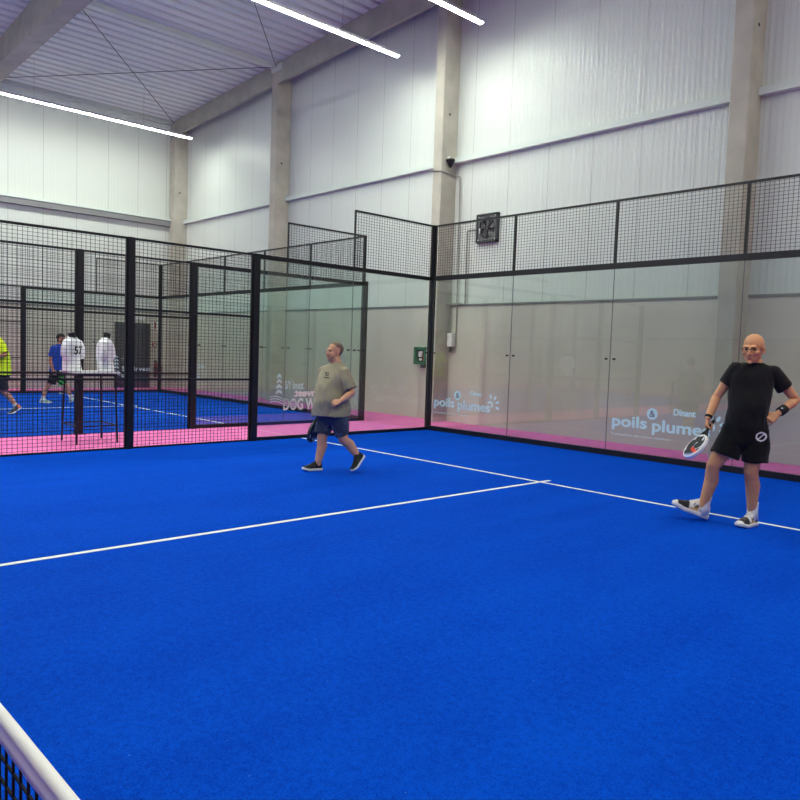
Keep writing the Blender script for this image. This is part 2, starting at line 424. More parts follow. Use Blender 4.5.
# ------------------------------------------------------------------ fittings on the back wall
# green defibrillator-style cabinet with a dark window
g = empty('wall_cabinet', (-6.985, YB, 1.455)); tag(g, 'green framed wall cabinet with dark window holding a white and red device', 'wall cabinet')
b = B()
for (a0, a1, c0, c1) in ((-.2, -.14, -.2, .2), (.14, .2, -.2, .2), (-.2, .2, .14, .2), (-.2, .2, -.2, -.14)): box(b, a0, a1, -.11, .0, c0, c1)
obj('frame', b, M['green'], g)
b = B(); box(b, -.15, .15, -.03, .01, -.15, .15); obj('back_panel', b, M['ink'], g)
b = B(); bevel_box(b, -.07, .03, -.085, -.03, -.03, .1, .02); ell(b, (.03, -.06, .08), (.03, .02, .03), sub=2); ell(b, (-.01, -.065, -.09), (.05, .02, .03), sub=2); obj('device', b, M['white'], g)
b = B(); tube(b, [(.10, -.06, .02), (.085, -.065, -.05), (.10, -.06, -.13)], .018, 8); obj('strap', b, M['red'], g)
b = B(); box(b, .02, .12, -.09, .0, -.28, -.2); obj('siren', b, M['darkgrey'], g)
# extractor fan
f = empty('extractor_fan', (-5.15, YB+.03, 4.21)); tag(f, 'square dark grey extractor fan on the white wall above the glass', 'fan')
b = B()
for (a0, a1, c0, c1) in ((-.29, -.25, -.3, .3), (.25, .29, -.3, .3), (-.29, .29, .26, .3), (-.29, .29, -.3, -.26)): box(b, a0, a1, -.09, .0, c0, c1)
obj('frame', b, M['darkgrey'], f)
b = B(); N = 40      # plate with a round opening
o_, i_ = [], []
for k in range(N):
    t = 2*PI*k/N; c, s = math.cos(t), math.sin(t); q = 1/max(abs(c), abs(s))
    o_.append(b.verts.new((c*q*.26, -.07, s*q*.27))); i_.append(b.verts.new((c*.225, -.07, s*.225)))
i2 = [b.verts.new((v.co.x, .0, v.co.z)) for v in i_]
for k in range(N):
    j = (k+1) % N; b.faces.new((o_[k], o_[j], i_[j], i_[k])); b.faces.new((i_[k], i_[j], i2[j], i2[k]))
obj('plate', b, M['midgrey'], f)
b = B(); box(b, -.26, .26, -.012, -.002, -.27, .27); obj('shutter', b, M['ink'], f)
b = B()
for k in range(9): box(b, -.22, .22, -.02, -.012, -.2+k*.05, -.2+k*.05+.012)
obj('louvre', b, M['darkgrey'], f)
b = B()
for k in range(5):
    a = 2*PI*k/5+.3; r0, r1 = .05, .2
    P4 = []
    for (rr, da, yy) in ((r0, -.35, -.05), (r1, -.28, -.062), (r1, .32, -.03), (r0, .35, -.035)):
        P4.append(b.verts.new((math.cos(a+da)*rr, yy, math.sin(a+da)*rr)))
    b.faces.new(P4)
obj('fan_blades', b, M['midgrey'], f)
b = B(); cyl(b, (0, -.085, 0), (0, -.02, 0), .055, 20); obj('motor_hub', b, M['darkgrey'], f)
b = B()
for k in range(4):
    a = PI/4+k*PI/2; tube(b, [(math.cos(a)*.05, -.08, math.sin(a)*.05), (math.cos(a)*.23, -.085, math.sin(a)*.23)], .008, 6)
obj('guard_arm', b, M['midgrey'], f)
for a in (-1, 1):
    for c in (-1, 1): b = B(); cyl(b, (a*.235, -.078, c*.245), (a*.235, -.07, c*.245), .014, 10); obj('bolt', b, M['steel'], f)
b = B(); box(b, -.19, -.165, -.1, -.08, -.06, .0); box(b, -.19, -.165, -.1, -.08, -.1, -.075); obj('terminal', b, M['white'], f)
# conduits
b = B(); tube(b, [(-5.45, 11.72, 4.2), (-5.70, 11.72, 4.2), (-5.715, 11.72, 4.17), (-5.70, 11.72, 2.62)], .016, 8)
tag(obj('cable_conduit', b, M['pipe']), 'thin grey conduit running down the wall from the extractor fan', 'conduit')
b = B(); tube(b, [(-6.44, 11.285, 5.52), (-6.15, 11.285, 5.47), (-6.145, 11.5, 5.45), (-6.14, 11.72, 5.42), (-6.0, 11.725, 5.40), (-5.99, 11.725, 5.3), (-5.94, 11.725, 2.2), (-5.93, 11.715, 1.75), (-5.97, 11.715, 1.58), (-6.04, 11.715, 1.60), (-6.05, 11.715, 1.70)], .014, 8)
tag(obj('cable_conduit', b, M['pipe']), 'long grey conduit wrapping the concrete column then dropping down the wall to a white box', 'conduit')
b = B(); bevel_box(b, -6.12, -5.98, 11.63, 11.76, 1.68, 1.98, .012); jb = tag(obj('junction_box', b, M['white']), 'white junction box low on the wall beside the concrete column', 'junction box')
b = B(); cyl(b, (-6.05, 11.68, 1.55), (-6.05, 11.68, 1.68), .03, 10); obj('cable_gland', b, M['darkgrey'], jb)
b = B(); tube(b, [(-6.13, 11.65, 2.62), (-5.75, 11.70, 2.62)], .02, 8); tube(b, [(-6.10, 11.70, 2.62), (-6.10, 11.71, 1.98)], .014, 8)
tag(obj('cable_conduit', b, M['pipe']), 'short grey conduit along the top of the concrete base by the column', 'conduit')
sc_ = empty('spotlight', (-6.16, 11.5, 5.66)); tag(sc_, 'small black spotlight on the side of the concrete column', 'spotlight')
b = B(); u, w, dd = frame_of((0, 0, 1)); loft(b, [((.07, 0, .09), u, w, .09, .09, 2), ((.07, 0, .06), u, w, .1, .1, 2), ((.075, 0, -.02), u, w, .055, .055, 2), ((.08, 0, -.09), u, w, .02, .02, 2)], 16); obj('head', b, M['black'], sc_)
b = B(); box(b, -.01, .03, -.03, .03, .0, .16); obj('mount', b, M['white'], sc_)
sc2 = empty('spotlight', (-6.43, 11.52, 5.62)); tag(sc2, 'small black spotlight peeping out behind the left edge of the concrete column', 'spotlight')
b = B(); loft(b, [((-.05, 0, .09), u, w, .06, .06, 2), ((-.05, 0, .05), u, w, .07, .07, 2), ((-.05, 0, -.08), u, w, .03, .03, 2)], 16); obj('head', b, M['black'], sc2)
b = B(); box(b, -.03, .01, -.03, .03, .0, .14); obj('mount', b, M['white'], sc2)

# ------------------------------------------------------------------ linear lights
def strip(x, lab, y0=-6.2, y1=10.88, z=8.05, n=11, k=0):
    t = empty('strip_light', (x, 0, z)); tag(t, lab, 'light', 'long LED strip lights hung above the courts')
    h = B()
    # inverted channel: roof and two cheeks that reach just below the diffuser
    box(h, -.05, .05, y0, y1, .0, .06); box(h, -.078, .078, y0-.01, y1+.01, -.002, .012)
    obj('housing', h, M['housing'], t)
    L = (y1-y0-.02)/n
    for i in range(n):
        d = B(); ya, yb = y0+.01+i*L+.006, y0+.01+(i+1)*L-.006
        pr = [(.055*math.cos(PI*q/8), -.0025-.024*math.sin(PI*q/8)) for q in range(9)]
        ra = [d.verts.new((px, ya, pz)) for px, pz in pr]; rb = [d.verts.new((px, yb, pz)) for px, pz in pr]
        for q in range(9): d.faces.new((ra[q], ra[(q+1) % 9], rb[(q+1) % 9], rb[q]))
        d.faces.new(ra); d.faces.new(rb[::-1]); obj('diffuser', d, M['lamp'], t)
    for i in range(0, n+1, 2):
        yy = min(max(y0+i*L, y0+.1), y1-.1)
        w = B(); cyl(w, (0, yy, .06), (0, yy, roof_z(x)-z-.008), .0025, 6); obj('suspension_wire', w, M['rod'], t)
strip(-16.9, 'long white LED strip light hanging in front of the far left wall')
strip(-7.22, 'long white LED strip light crossing in front of the roof and eaves beam')
strip(-4.78, 'short visible end of a white LED strip light beside the middle concrete column')
strip(4.85, 'white LED strip light hung over the side of the blue court behind the viewer')

# ------------------------------------------------------------------ net
def net_z(x): return .854-.003*(4.1**2-x*x)
net = empty('court_net', (0, 0, 0)); tag(net, 'black court net with white top tape in the bottom corner', 'net')
bm = B(); s = .0021
def cordv(x, z0, z1):
    vs = [bm.verts.new((x+dx*s, dy*s, z)) for z in (z0, z1) for dx, dy in ((-1, -1), (1, -1), (1, 1), (-1, 1))]
    for i in range(4): j = (i+1) % 4; bm.faces.new((vs[i], vs[j], vs[4+j], vs[4+i]))
nx = 0
x = -4.95
while x < 4.96: cordv(x, .012, net_z(x)-.045); x += .042
k = 1
while k*.042 < .92:
    prev = None
    for i in range(61):
        x = -4.95+9.9*i/60; z = net_z(x)-.045-(k-1)*.042
        if z < .012: prev = None; continue
        ring = [bm.verts.new((x, dy*s, z+dz*s)) for dy, dz in ((-1, -1), (1, -1), (1, 1), (-1, 1))]
        if prev:
            for q in range(4): j = (q+1) % 4; bm.faces.new((prev[q], prev[j], ring[j], ring[q]))
        prev = ring
    k += 1
obj('netting', bm, M['cord'], net)
bm = B(); prev = None; NS = 240
for i in range(NS+1):
    x = -4.97+9.94*i/NS; zt = net_z(x)
    wv = .004*noise.noise(V((x*9, 0, 3)))+.002*math.sin(x*75)
    ww = .0035*math.sin(x*150)*(.5+.5*noise.noise(V((x*20, 5, 0)))); sec = [(-.0065, -.052+wv), (-.0075-ww*.5, -.036), (-.0050+ww*.6, -.0185), (-.0095, -.0145), (-.0105, -.006), (-.006, .002), (.006, .002), (.0105, -.006), (.0095, -.0145), (.0050, -.0185), (.0075, -.036), (.0065, -.052+wv)]
    ring = [bm.verts.new((x, a+.0012*noise.noise(V((x*14, b*60, 1))), zt+b)) for a, b in sec]
    if prev:
        for q in range(12): j = (q+1) % 12; bm.faces.new((prev[q], prev[j], ring[j], ring[q]))
    prev = ring
obj('top_tape', bm, M['tape'], net, smooth=True)
for sx in (-1, 1):
    bm = B(); cyl(bm, (sx*5.02, 0, .0), (sx*5.02, 0, .95), .035, 16); ell(bm, (sx*5.02, 0, .95), (.036, .036, .02), sub=2); box(bm, sx*5.02-.07, sx*5.02+.07, -.07, .07, .0, .015); obj('post', bm, M['black'], net)

# ------------------------------------------------------------------ court enclosures
def wires(bm, axis, fixed, a0, a1, z0, z1, da=.062, dz=.05, r=.0024):
    """welded wire mesh in the plane axis=fixed, running a0..a1 horizontally"""
    def pr(p, q, u, w):
        vs = [bm.verts.new(V(e)+u*(r*c)+w*(r*s_)) for e in (p, q) for c, s_ in ((-1, -1), (1, -1), (1, 1), (-1, 1))]
        for i in range(4): j = (i+1) % 4; bm.faces.new((vs[i], vs[j], vs[4+j], vs[4+i]))
    pt = (lambda a, z: (fixed, a, z)) if axis == 'x' else (lambda a, z: (a, fixed, z))
    U = V((1, 0, 0)) if axis == 'x' else V((0, 1, 0)); A = V((0, 1, 0)) if axis == 'x' else V((1, 0, 0)); Zv = V((0, 0, 1))
    n = max(1, round((a1-a0)/da))
    for i in range(1, n): a = a0+(a1-a0)*i/n; pr(pt(a, z0), pt(a, z1), U, A)
    n = max(1, round((z1-z0)/dz))
    for i in range(1, n): z = z0+(z1-z0)*i/n; pr(pt(a0, z), pt(a1, z), U, Zv)

def abox(bm, axis, fixed, t, a0, a1, z0, z1):
    if axis == 'x': box(bm, fixed-t, fixed+t, a0, a1, z0, z1)
    else: box(bm, a0, a1, fixed-t, fixed+t, z0, z1)

def mesh_panel(axis, fixed, a0, a1, z0, z1, lab, group, rails=(), w=.02, bottom=True):
    t = empty('mesh_panel', (fixed, (a0+a1)/2, z0) if axis == 'x' else ((a0+a1)/2, fixed, z0)); tag(t, lab, 'fence panel', group)
    org = V(t.location)
    bm = B()
    abox(bm, axis, fixed, .018, a0, a0+w, z0, z1); abox(bm, axis, fixed, .018, a1-w, a1, z0, z1)
    abox(bm, axis, fixed, .018, a0+w, a1-w, z1-w*1.6, z1)
    if bottom: abox(bm, axis, fixed, .012, a0+w, a1-w, z0, z0+w*1.2)
    for z in rails: abox(bm, axis, fixed, .018, a0+w, a1-w, z-w*.8, z+w*.8)
    bmesh.ops.translate(bm, verts=bm.verts[:], vec=-org); obj('frame', bm, M['black'], t)
    bm = B(); wires(bm, axis, fixed, a0+w, a1-w, z0, z1)
    bmesh.ops.translate(bm, verts=bm.verts[:], vec=-org); obj('wire_mesh', bm, M['wire'], t)
    return t

def text_mesh(s, bold=.0, shear=0.0):
    c = bpy.data.curves.new('t', 'FONT'); c.body = s; c.size = 1; c.offset = bold; c.shear = shear; c.resolution_u = 3
    o = bpy.data.objects.new('t', c); COL.objects.link(o)
    dg = bpy.context.evaluated_depsgraph_get(); dg.update(); me = bpy.data.meshes.new_from_object(o.evaluated_get(dg))
    bpy.data.objects.remove(o); bpy.data.curves.remove(c); return me

def lettering(parent, s, m, org, ax, rect, name='lettering', bold=.0, mirror=False, shear=0.0):
    """flat letters; org point on the plane, ax unit vector along the reading direction; rect=(u0,u1,z0,z1) relative to org"""
    me = text_mesh(s, bold, shear); a = co_of(me); lo, hi = a.min(0), a.max(0)
    u = (a[:, 0]-lo[0])/(hi[0]-lo[0]); v = (a[:, 1]-lo[1])/(hi[1]-lo[1])
    if mirror: u = 1-u
    U = rect[0]+u*(rect[1]-rect[0]); Zc = rect[2]+v*(rect[3]-rect[2])
    out = np.array(org)[None, :]+U[:, None]*np.array(ax)[None, :]; out[:, 2] += Zc
    if parent is not None: out -= np.array(parent.location)[None, :]
    set_co(me, out); me.materials.clear(); return link(name, me, m, parent)

def shape2d(parent, name, polys, m, org, ax):
    bm = B()
    for poly in polys:
        vs = [bm.verts.new(V(org)+V(ax)*p[0]+V((0, 0, p[1]))-V(parent.location)) for p in poly]
        bm.faces.new(vs)
    return obj(name, bm, m, parent)

def disc(cx, cz, r, n=24, rz=None): return [(cx+r*math.cos(2*PI*i/n), cz+(rz or r)*math.sin(2*PI*i/n)) for i in range(n)]
def ringp(cx, cz, r0, r1, n=28, a0=0, a1=2*PI):
    out = []
    for i in range(n):
        s0, s1 = a0+(a1-a0)*i/n, a0+(a1-a0)*(i+1)/n
        out.append([(cx+r0*math.cos(s0), cz+r0*math.sin(s0)), (cx+r1*math.cos(s0), cz+r1*math.sin(s0)), (cx+r1*math.cos(s1), cz+r1*math.sin(s1)), (cx+r0*math.cos(s1), cz+r0*math.sin(s1))])
    return out

def glass_panel(axis, fixed, a0, a1, z1, m, lab, group, seams=(0, 1), side=-1, z0=.05):
    t = empty('glass_panel', (fixed, (a0+a1)/2, z0) if axis == 'x' else ((a0+a1)/2, fixed, z0)); tag(t, lab, 'glass panel', group)
    org = V(t.location); g = .004
    bm = B(); abox(bm, axis, fixed, .006, a0+g, a1-g, z0, z1)
    bmesh.ops.translate(bm, verts=bm.verts[:], vec=-org); obj('pane', bm, m, t)
    # dark edge seal on each joint and round clamps next to it
    for k in seams:
        a = (a0, a1)[k]; s = (1, -1)[k]
        bm = B(); abox(bm, axis, fixed, .005, min(a, a+s*g), max(a, a+s*g), z0, z1)
        bmesh.ops.translate(bm, verts=bm.verts[:], vec=-org); obj('edge_seal', bm, M['midgrey'], t)
        for zz in (1.525,):
            bm = B(); c = a+s*.07
            p0, p1 = ((fixed-.022, c, zz), (fixed+.022, c, zz)) if axis == 'x' else ((c, fixed-.022, zz), (c, fixed+.022, zz))
            cyl(bm, p0, p1, .015, 12); bmesh.ops.translate(bm, verts=bm.verts[:], vec=-org); obj('clamp', bm, M['clamp'], t)
    return t

def post(bm, x, y, z1, h=.05, foot=False):
    box(bm, x-h, x+h, y-h, y+h, 0, z1)
    if foot: box(bm, x-h-.05, x+h+.05, y-h-.05, y+h+.05, 0, .012)

def enclosure(cx, ours):
    nm = 'blue court' if ours else 'next court'
    gm = M['glass'] if ours else M['glass2']
    L, Rr = cx-5, cx+5
    near = L if ours else Rr          # the side wall facing the walkway
    far = Rr if ours else L
    fr = empty('steel_frame', (near, 10, 0))
    tag(fr, 'black steel frame of posts and rails holding the glass of the near court' if ours else 'black steel frame of posts and rails around the far court beyond the walkway', 'court frame')
    def add(name, bm):
        bmesh.ops.translate(bm, verts=bm.verts[:], vec=-V(fr.location)); return obj(name, bm, M['black'], fr)
    # corner post, gate posts
    b = B(); post(b, near, 10 if ours else 10.02, 4.0 if ours else 3.02, .045 if ours else .05)
    if not ours: box(b, near-.018, near+.018, 9.982, 10.018, 3.02, 4.0)
    add('corner_post', b)
    b = B(); post(b, near, 6, 3.0, .055); add('post', b)
    b = B(); post(b, near, 3.965 if ours else 4, 3.0, .044, not ours); add('post', b)
    b = B(); post(b, near, 2, 3.0, .05); add('post', b)
    b = B(); post(b, far, 10, 4.0, .045); add('corner_post', b)
    if not ours:
        b = B(); post(b, far, 6, 3.0, .055); add('post', b)
        b = B(); post(b, far, 4, 3.0, .05); add('post', b)
    # rails
    s = -.045 if ours else .045
    b = B(); box(b, near-.03, near+.03, 6.055, 9.955, 2.93, 3.0); add('top_rail', b)
    b = B(); box(b, near-.03, near+.03, 6.055, 9.955, 0.0, .06); add('base_rail', b)
    b = B(); box(b, L+.045, Rr-.045, 9.97, 10.03, 2.93, 3.02); add('top_rail', b)
    b = B(); box(b, L+.045, Rr-.045, 9.965, 10.035, 0, .095); add('base_rail', b)
    if not ours:
        b = B(); box(b, far-.03, far+.03, 6.055, 9.955, 2.93, 3.0); add('top_rail', b)
        b = B(); box(b, far-.03, far+.03, 6.055, 9.955, 0, .07); add('base_rail', b)
        b = B(); box(b, far-.03, far+.03, 4.05, 5.945, 0, .05); add('base_rail', b)
    # glass of the end wall
    panes = []
    labs = {0: "clear glass panel in the corner of the near court with 'Ciney' lettering low down",
            1: 'plain clear glass panel of the near end wall between the two lettered ones',
            2: "clear glass panel of the near end wall with 'Dinant' lettering behind the racket",
            3: 'plain clear glass panel of the near end wall directly behind the man in black',
            4: 'plain clear glass panel of the near end wall farthest from the court corner'}
    labn = {4: 'glass panel of the far court end wall, last before its near corner',
            3: 'glass panel of the far court end wall, second from its near corner',
            2: 'glass panel in the middle of the far court end wall',
            1: 'glass panel of the far court end wall with pale lettering low down',
            0: 'glass panel of the far court end wall in its farthest corner'}
    for i in range(5):
        panes.append(glass_panel('y', 10, L+i*2+(.045 if i == 0 else 0), L+i*2+2-(.045 if i == 4 else 0), 2.93, gm, (labs if ours else labn)[i], 'end wall glass of the near court' if ours else 'end wall glass of the far court'))
    sp = []
    for (y0, y1, lb) in ((8, 9.955, 'near court side glass next to the corner post, in front of the green cabinet') if ours else (8, 9.955, "greenish glass panel of the far court with 'DOG' lettering beside the man in khaki"),
                         (6.055, 8, 'near court side glass next to the mesh fence, behind the man in khaki') if ours else (6.055, 8, 'greenish glass panel of the far court side wall seen through the mesh fence')):
        sp.append(glass_panel('x', near, y0, y1, 2.93, gm, lb, 'side wall glass of the near court' if ours else 'side wall glass of the far court'))
    fp = []
    if not ours:
        for (y0, y1, lb) in ((8, 9.955, "glass panel with white 'Invest' lettering on the far court side, before the dark door"), (6.055, 8, 'plain glass panel on the far court side behind the walking man in blue')):
            fp.append(glass_panel('x', far, y0, y1, 2.93, gm, lb, 'glass on the far side of the next court'))
    # mesh panels above the glass
    gl = {0: 'black wire mesh panel above the end glass, right of the corner post, below the fan',
          1: 'black wire mesh panel above the end glass, second from the corner post',
          2: 'black wire mesh panel above the end glass, third from the corner post',
          3: 'black wire mesh panel above the glass at the picture edge, above the man in black',
          4: 'black wire mesh panel above the end wall glass farthest from the corner'}
    gn = {4: 'black wire mesh panel above the far court end wall, next to its near corner', 3: 'black wire mesh panel above the far court end wall, second from its near corner',
          2: 'black wire mesh panel above the middle of the far court end wall', 1: 'black wire mesh panel above the far court end wall, second from its far corner',
          0: 'black wire mesh panel above the far court end wall in the far corner'}
    for i in range(5):
        mesh_panel('y', 10, L+i*2+(.045 if i == 0 else 0), L+i*2+2-(.045 if i == 4 else 0), 3.02, 4.0, (gl if ours else gn)[i], 'mesh panels above the near end wall' if ours else 'mesh panels above the far end wall', bottom=False)
    mesh_panel('x', near, 8, 9.955 if ours else 9.98, 3.0, 4.0, 'tall black wire mesh panel above the side glass, left of the corner post' if ours else 'black wire mesh panel standing above the greenish glass of the far court', 'mesh panels above side glass', bottom=False)
    if not ours:
        mesh_panel('x', far, 8, 9.955, 3.0, 4.0, 'black wire mesh panel above the farthest side glass, in front of the far wall', 'mesh panels above side glass', bottom=False)
    # full height mesh fence beside the glass
    a = 'near court fence' if ours else 'far court fence'
    mesh_panel('x', near, 4.01 if ours else 4.05, 5.945, .009, 3.0, 'full height black mesh fence of the near court beside its side glass' if ours else 'full height mesh fence of the far court, left of its greenish glass', 'side fences of wire mesh', rails=(1.0, 2.0), bottom=ours)
    mesh_panel('x', near, 2.05, 3.92 if ours else 3.95, .009, 3.0, 'full height black mesh fence of the near court with the high table behind it' if ours else 'full height mesh fence of the far court behind the high table', 'side fences of wire mesh', rails=(1.0, 2.0), bottom=ours)
    if not ours:
        mesh_panel('x', far, 4.05, 5.945, .05, 3.0, 'mesh fence on the farthest side of the next court behind the man in yellow', 'side fences of wire mesh', rails=(1.0, 2.0))
    return panes, sp, fp
P1, S1, _ = enclosure(0, True)
P2, S2, F2 = enclosure(NX, False)

# lettering on the glass (thin film on the court face of each pane)
yo = 10-.0085
def poils(pane, town, x0, x1, zb, tagline='Complices de votre relation'):
    o = (x0, yo, 0); ax = (1, 0, 0); W = x1-x0; o2 = (x0, yo-.001, 0)
    lettering(pane, 'poils', M['decal'], o, ax, (0, .355*W, zb-.01, zb+.225), bold=.026)
    lettering(pane, 'plumes', M['decal'], o, ax, (.405*W, .935*W, zb-.03, zb+.205), bold=.026)
    lettering(pane, town, M['decal'], o, ax, (.60*W, .80*W, zb+.29, zb+.39), bold=.035)
    shape2d(pane, 'emblem_disc', [disc(.40*W, zb+.285, .088, 32)], M['decal'], o, ax)
    lettering(pane, '&', M['midgrey'], o2, ax, (.40*W-.046, .40*W+.05, zb+.235, zb+.335), bold=.01)
    lettering(pane, tagline, M['decal'], o, ax, (0, .58*W, zb-.10, zb-.058), bold=.01)
    # paw emblem at the end of the line
    cx, cz = .95*W, zb+.17
    shape2d(pane, 'paw_emblem', [[(cx+.15*math.cos(t)+.045*math.cos(t)*math.cos(q)-.024*math.sin(t)*math.sin(q), cz+.15*math.sin(t)+.045*math.sin(t)*math.cos(q)+.024*math.cos(t)*math.sin(q)) for q in [2*PI*i/14 for i in range(14)]] for t in (-.35, .35, 1.0, 1.7)]+ringp(cx-.03, cz, .03, .07, 16, -.9, 2.8), M['decal'], o, ax)
poils(P1[0], 'Ciney', -4.83, -3.30, .45)
poils(P1[2], 'Dinant', -.90, .78, .435)
def sy_logo(pane, org, ax, s=1.0, m=None, tag_=True):
    m = m or M['decal']
    # lighthouse of stacked bands over a wave
    polys = []
    for k in range(4):
        z = .60+k*.105; w0 = .075-.008*k
        polys.append([(-w0, z), (0, z+.035), (w0, z), (w0-.006, z+.062), (0, z+.10), (-w0+.006, z+.062)])
    for k in range(3):
        pl = []; 
        for i in range(13): t = i/12; pl.append((-.2+.62*t, .53-.05*k+.05*math.sin(t*5.2+.6)-.03*t))
        polys.append(pl+[(x, z-.018) for x, z in pl[::-1]])
    sh = [[(p[0]*s, p[1]) for p in pl] for pl in polys]
    shape2d(pane, 'lighthouse_emblem', sh, m, org, ax)
g2 = S2[0]; xo = NX+5+.0085
sy_logo(S2[1], (xo, 7.87, 0), (0, 1, 0))
lettering(g2, 'S/Y Invest', M['decal'], (xo, 0, 0), (0, 1, 0), (8.01, 8.46, .70, .87), bold=.012)
lettering(g2, 'DOG WASH', M['decalw'], (xo, 0, 0), (0, 1, 0), (7.98, 9.15, .275, .52), bold=.03)
lettering(g2, 'Invest', M['decalp'], (xo, 0, 0), (0, 1, 0), (8.24, 8.84, .545, .70), bold=.04, mirror=True)
fo = NX-5+.0085
lettering(F2[0], 'S/Y Invest', M['decalw'], (fo, 0, 0), (0, 1, 0), (8.80, 9.70, .66, .80), bold=.02)
sy_logo(F2[0], (fo, 8.62, .12), (0, 1, 0), m=M['decalw'])
sy_logo(P2[1], (-14.85, yo, .22), (1, 0, 0))
lettering(P2[1], 'S/Y Invest', M['decal'], (-14.72, yo, 0), (1, 0, 0), (0, .6, .86, 1.0), bold=.008)

# ------------------------------------------------------------------ high table with two jersey busts
tb = empty('bar_table', (-6.05, 3.80, 0)); tag(tb, 'tall bar table with thin dark legs on the pink walkway behind the fence', 'table')
b = B(); bevel_box(b, -.34, .34, -.33, .33, 1.045, 1.07, .006); obj('table_top', b, M['tabletop'], tb)
b = B()
for s in (-1, 1):
    box(b, -.29, .29, s*.27-.012, s*.27+.012, .005+1.0, 1.045); box(b, s*.28-.012, s*.28+.012, -.258, .258, .005+1.0, 1.045)
obj('apron', b, M['black'], tb)
for sx in (-1, 1):
    for sy in (-1, 1):
        b = B(); tube(b, [(sx*.28, sy*.27, 1.025), (sx*.315, sy*.30, .012)], .014, 10); obj('leg', b, M['black'], tb)
b = B()
for s in (-1, 1): tube(b, [(-.308, s*.293, .27), (.308, s*.293, .27)], .010, 8); tube(b, [(s*.308, -.293, .27), (s*.308, .293, .27)], .010, 8)
obj('stretcher', b, M['black'], tb)

def bust(loc, rz, lab, number, tilt):
    t = empty('jersey_bust', loc, rz); t.scale = (.92, .95, .95); tag(t, lab, 'mannequin', 'white jerseys on busts')
    b = B(); u, w = V((1, 0, 0)), V((0, 1, 0))
    prof = [(.0, .158, .115), (.08, .152, .112), (.2, .145, .110), (.32, .150, .112), (.42, .155, .105), (.47, .142, .092), (.505, .10, .075), (.53, .066, .06), (.54, .055, .055)]
    loft(b, [((0, .03*math.sin(z*5), z), u, w, a, bb, 2.3) for z, a, bb in interp(prof, 3)], 28)
    for s in (-1, 1):     # short sleeves hanging from the shoulder
        tube(b, [(s*.118, 0, .44), (s*.142, -.01, .38), (s*.152, -.02, .25)], [.060, .060, .064], 16)
    me = fuse(b, .009, 3); a = co_of(me); n = no_of(me)
    dsp = np.array([.010*noise.noise(V((p[0]*14, p[1]*14, p[2]*6+loc[1]*7))) for p in a]); set_co(me, a+n*dsp[:, None])
    link('jersey', me, M['jersey'], t)
    b = B(); uu, ww, dd = frame_of((tilt, 0, 1)); p0 = V((0, 0, .52)); loft(b, [(p0, uu, ww, .055, .055, 2), (p0+dd*.04, uu, ww, .052, .052, 2), (p0+dd*.085, uu, ww, .06, .06, 2), (p0+dd*.09, uu, ww, .057, .057, 2)], 20); obj('neck_cap', b, M['neckcap'], t)
    if number:
        me = text_mesh(number, .03); a = co_of(me); lo, hi = a.min(0), a.max(0)
        q = np.zeros_like(a); q[:, 0] = ((a[:, 0]-lo[0])/(hi[0]-lo[0])-.5)*.15+.02; q[:, 2] = .26+((a[:, 1]-lo[1])/(hi[1]-lo[1]))*.13
        q[:, 1] = -.126+2.0*(q[:, 0])**2; set_co(me, q); me.materials.clear(); link('number', me, M['ink'], t)
bust((-6.17, 3.585, 1.07), 1.85, "white jersey numbered '57' on a bust, left of two on the high table", '57', -.3)
bust((-5.94, 4.00, 1.07), 2.35, 'plain white jersey on a bust with tilted black neck, right of two on the table', None, .3)


# ------------------------------------------------------------------ people
SKIN = lin((206, 150, 126))
def ortho(d, n):
    d = V(d).normalized(); n = V(n); n = (n-d*n.dot(d)).normalized(); return d, n

def hand(bm, wr, d, n, right, curl=(.3, .35, .3), thumb=.5, k=1.0, spread=.05):
    d, n = ortho(d, n); s = n.cross(d) if right else d.cross(n); wr = V(wr)
    loft(bm, [(wr-d*.02*k, s, n, .026*k, .021*k, 2.2), (wr+d*.01*k, s, n, .029*k, .019*k, 2.3), (wr+d*.04*k, s, n, .038*k, .018*k, 2.5), (wr+d*.075*k, s, n, .042*k, .015*k, 2.6), (wr+d*.095*k, s, n, .039*k, .012*k, 2.5)], 16, 0, .006)
    for i, L in enumerate((.074, .082, .077, .06)):
        p = wr+d*(.090-.004*abs(i-1.2))*k+s*(.031-.0205*i)*k
        dd = (d+s*spread*(1.5-i)).normalized(); nn = n.copy(); pts = [p-dd*.012*k]; 
        for j, f in enumerate((.44, .31, .25)):
            a = curl[j]*(1+.06*i); dd, nn = (dd*math.cos(a)-nn*math.sin(a)).normalized(), (nn*math.cos(a)+dd*math.sin(a)).normalized()
            pts.append(pts[-1]+dd*(L*f*k+(.012*k if j == 0 else 0)))
        r = (.0098, .0092, .0086, .0076)[i]*k
        tube(bm, pts, [r, r*.98, r*.92, r*.8], 10)
    p = wr+d*.022*k+s*.024*k
    dd = (s*.75+d*.62-n*.25).normalized(); q = p+dd*.042*k
    d2 = (d*(1-thumb*.5)+s*.28-n*thumb).normalized(); q2 = q+d2*.034*k; d3 = (d2-s*thumb*.7).normalized()
    tube(bm, [p, q, q2, q2+d3*.028*k], [.0165*k, .0125*k, .0108*k, .0088*k], 10)
    return s

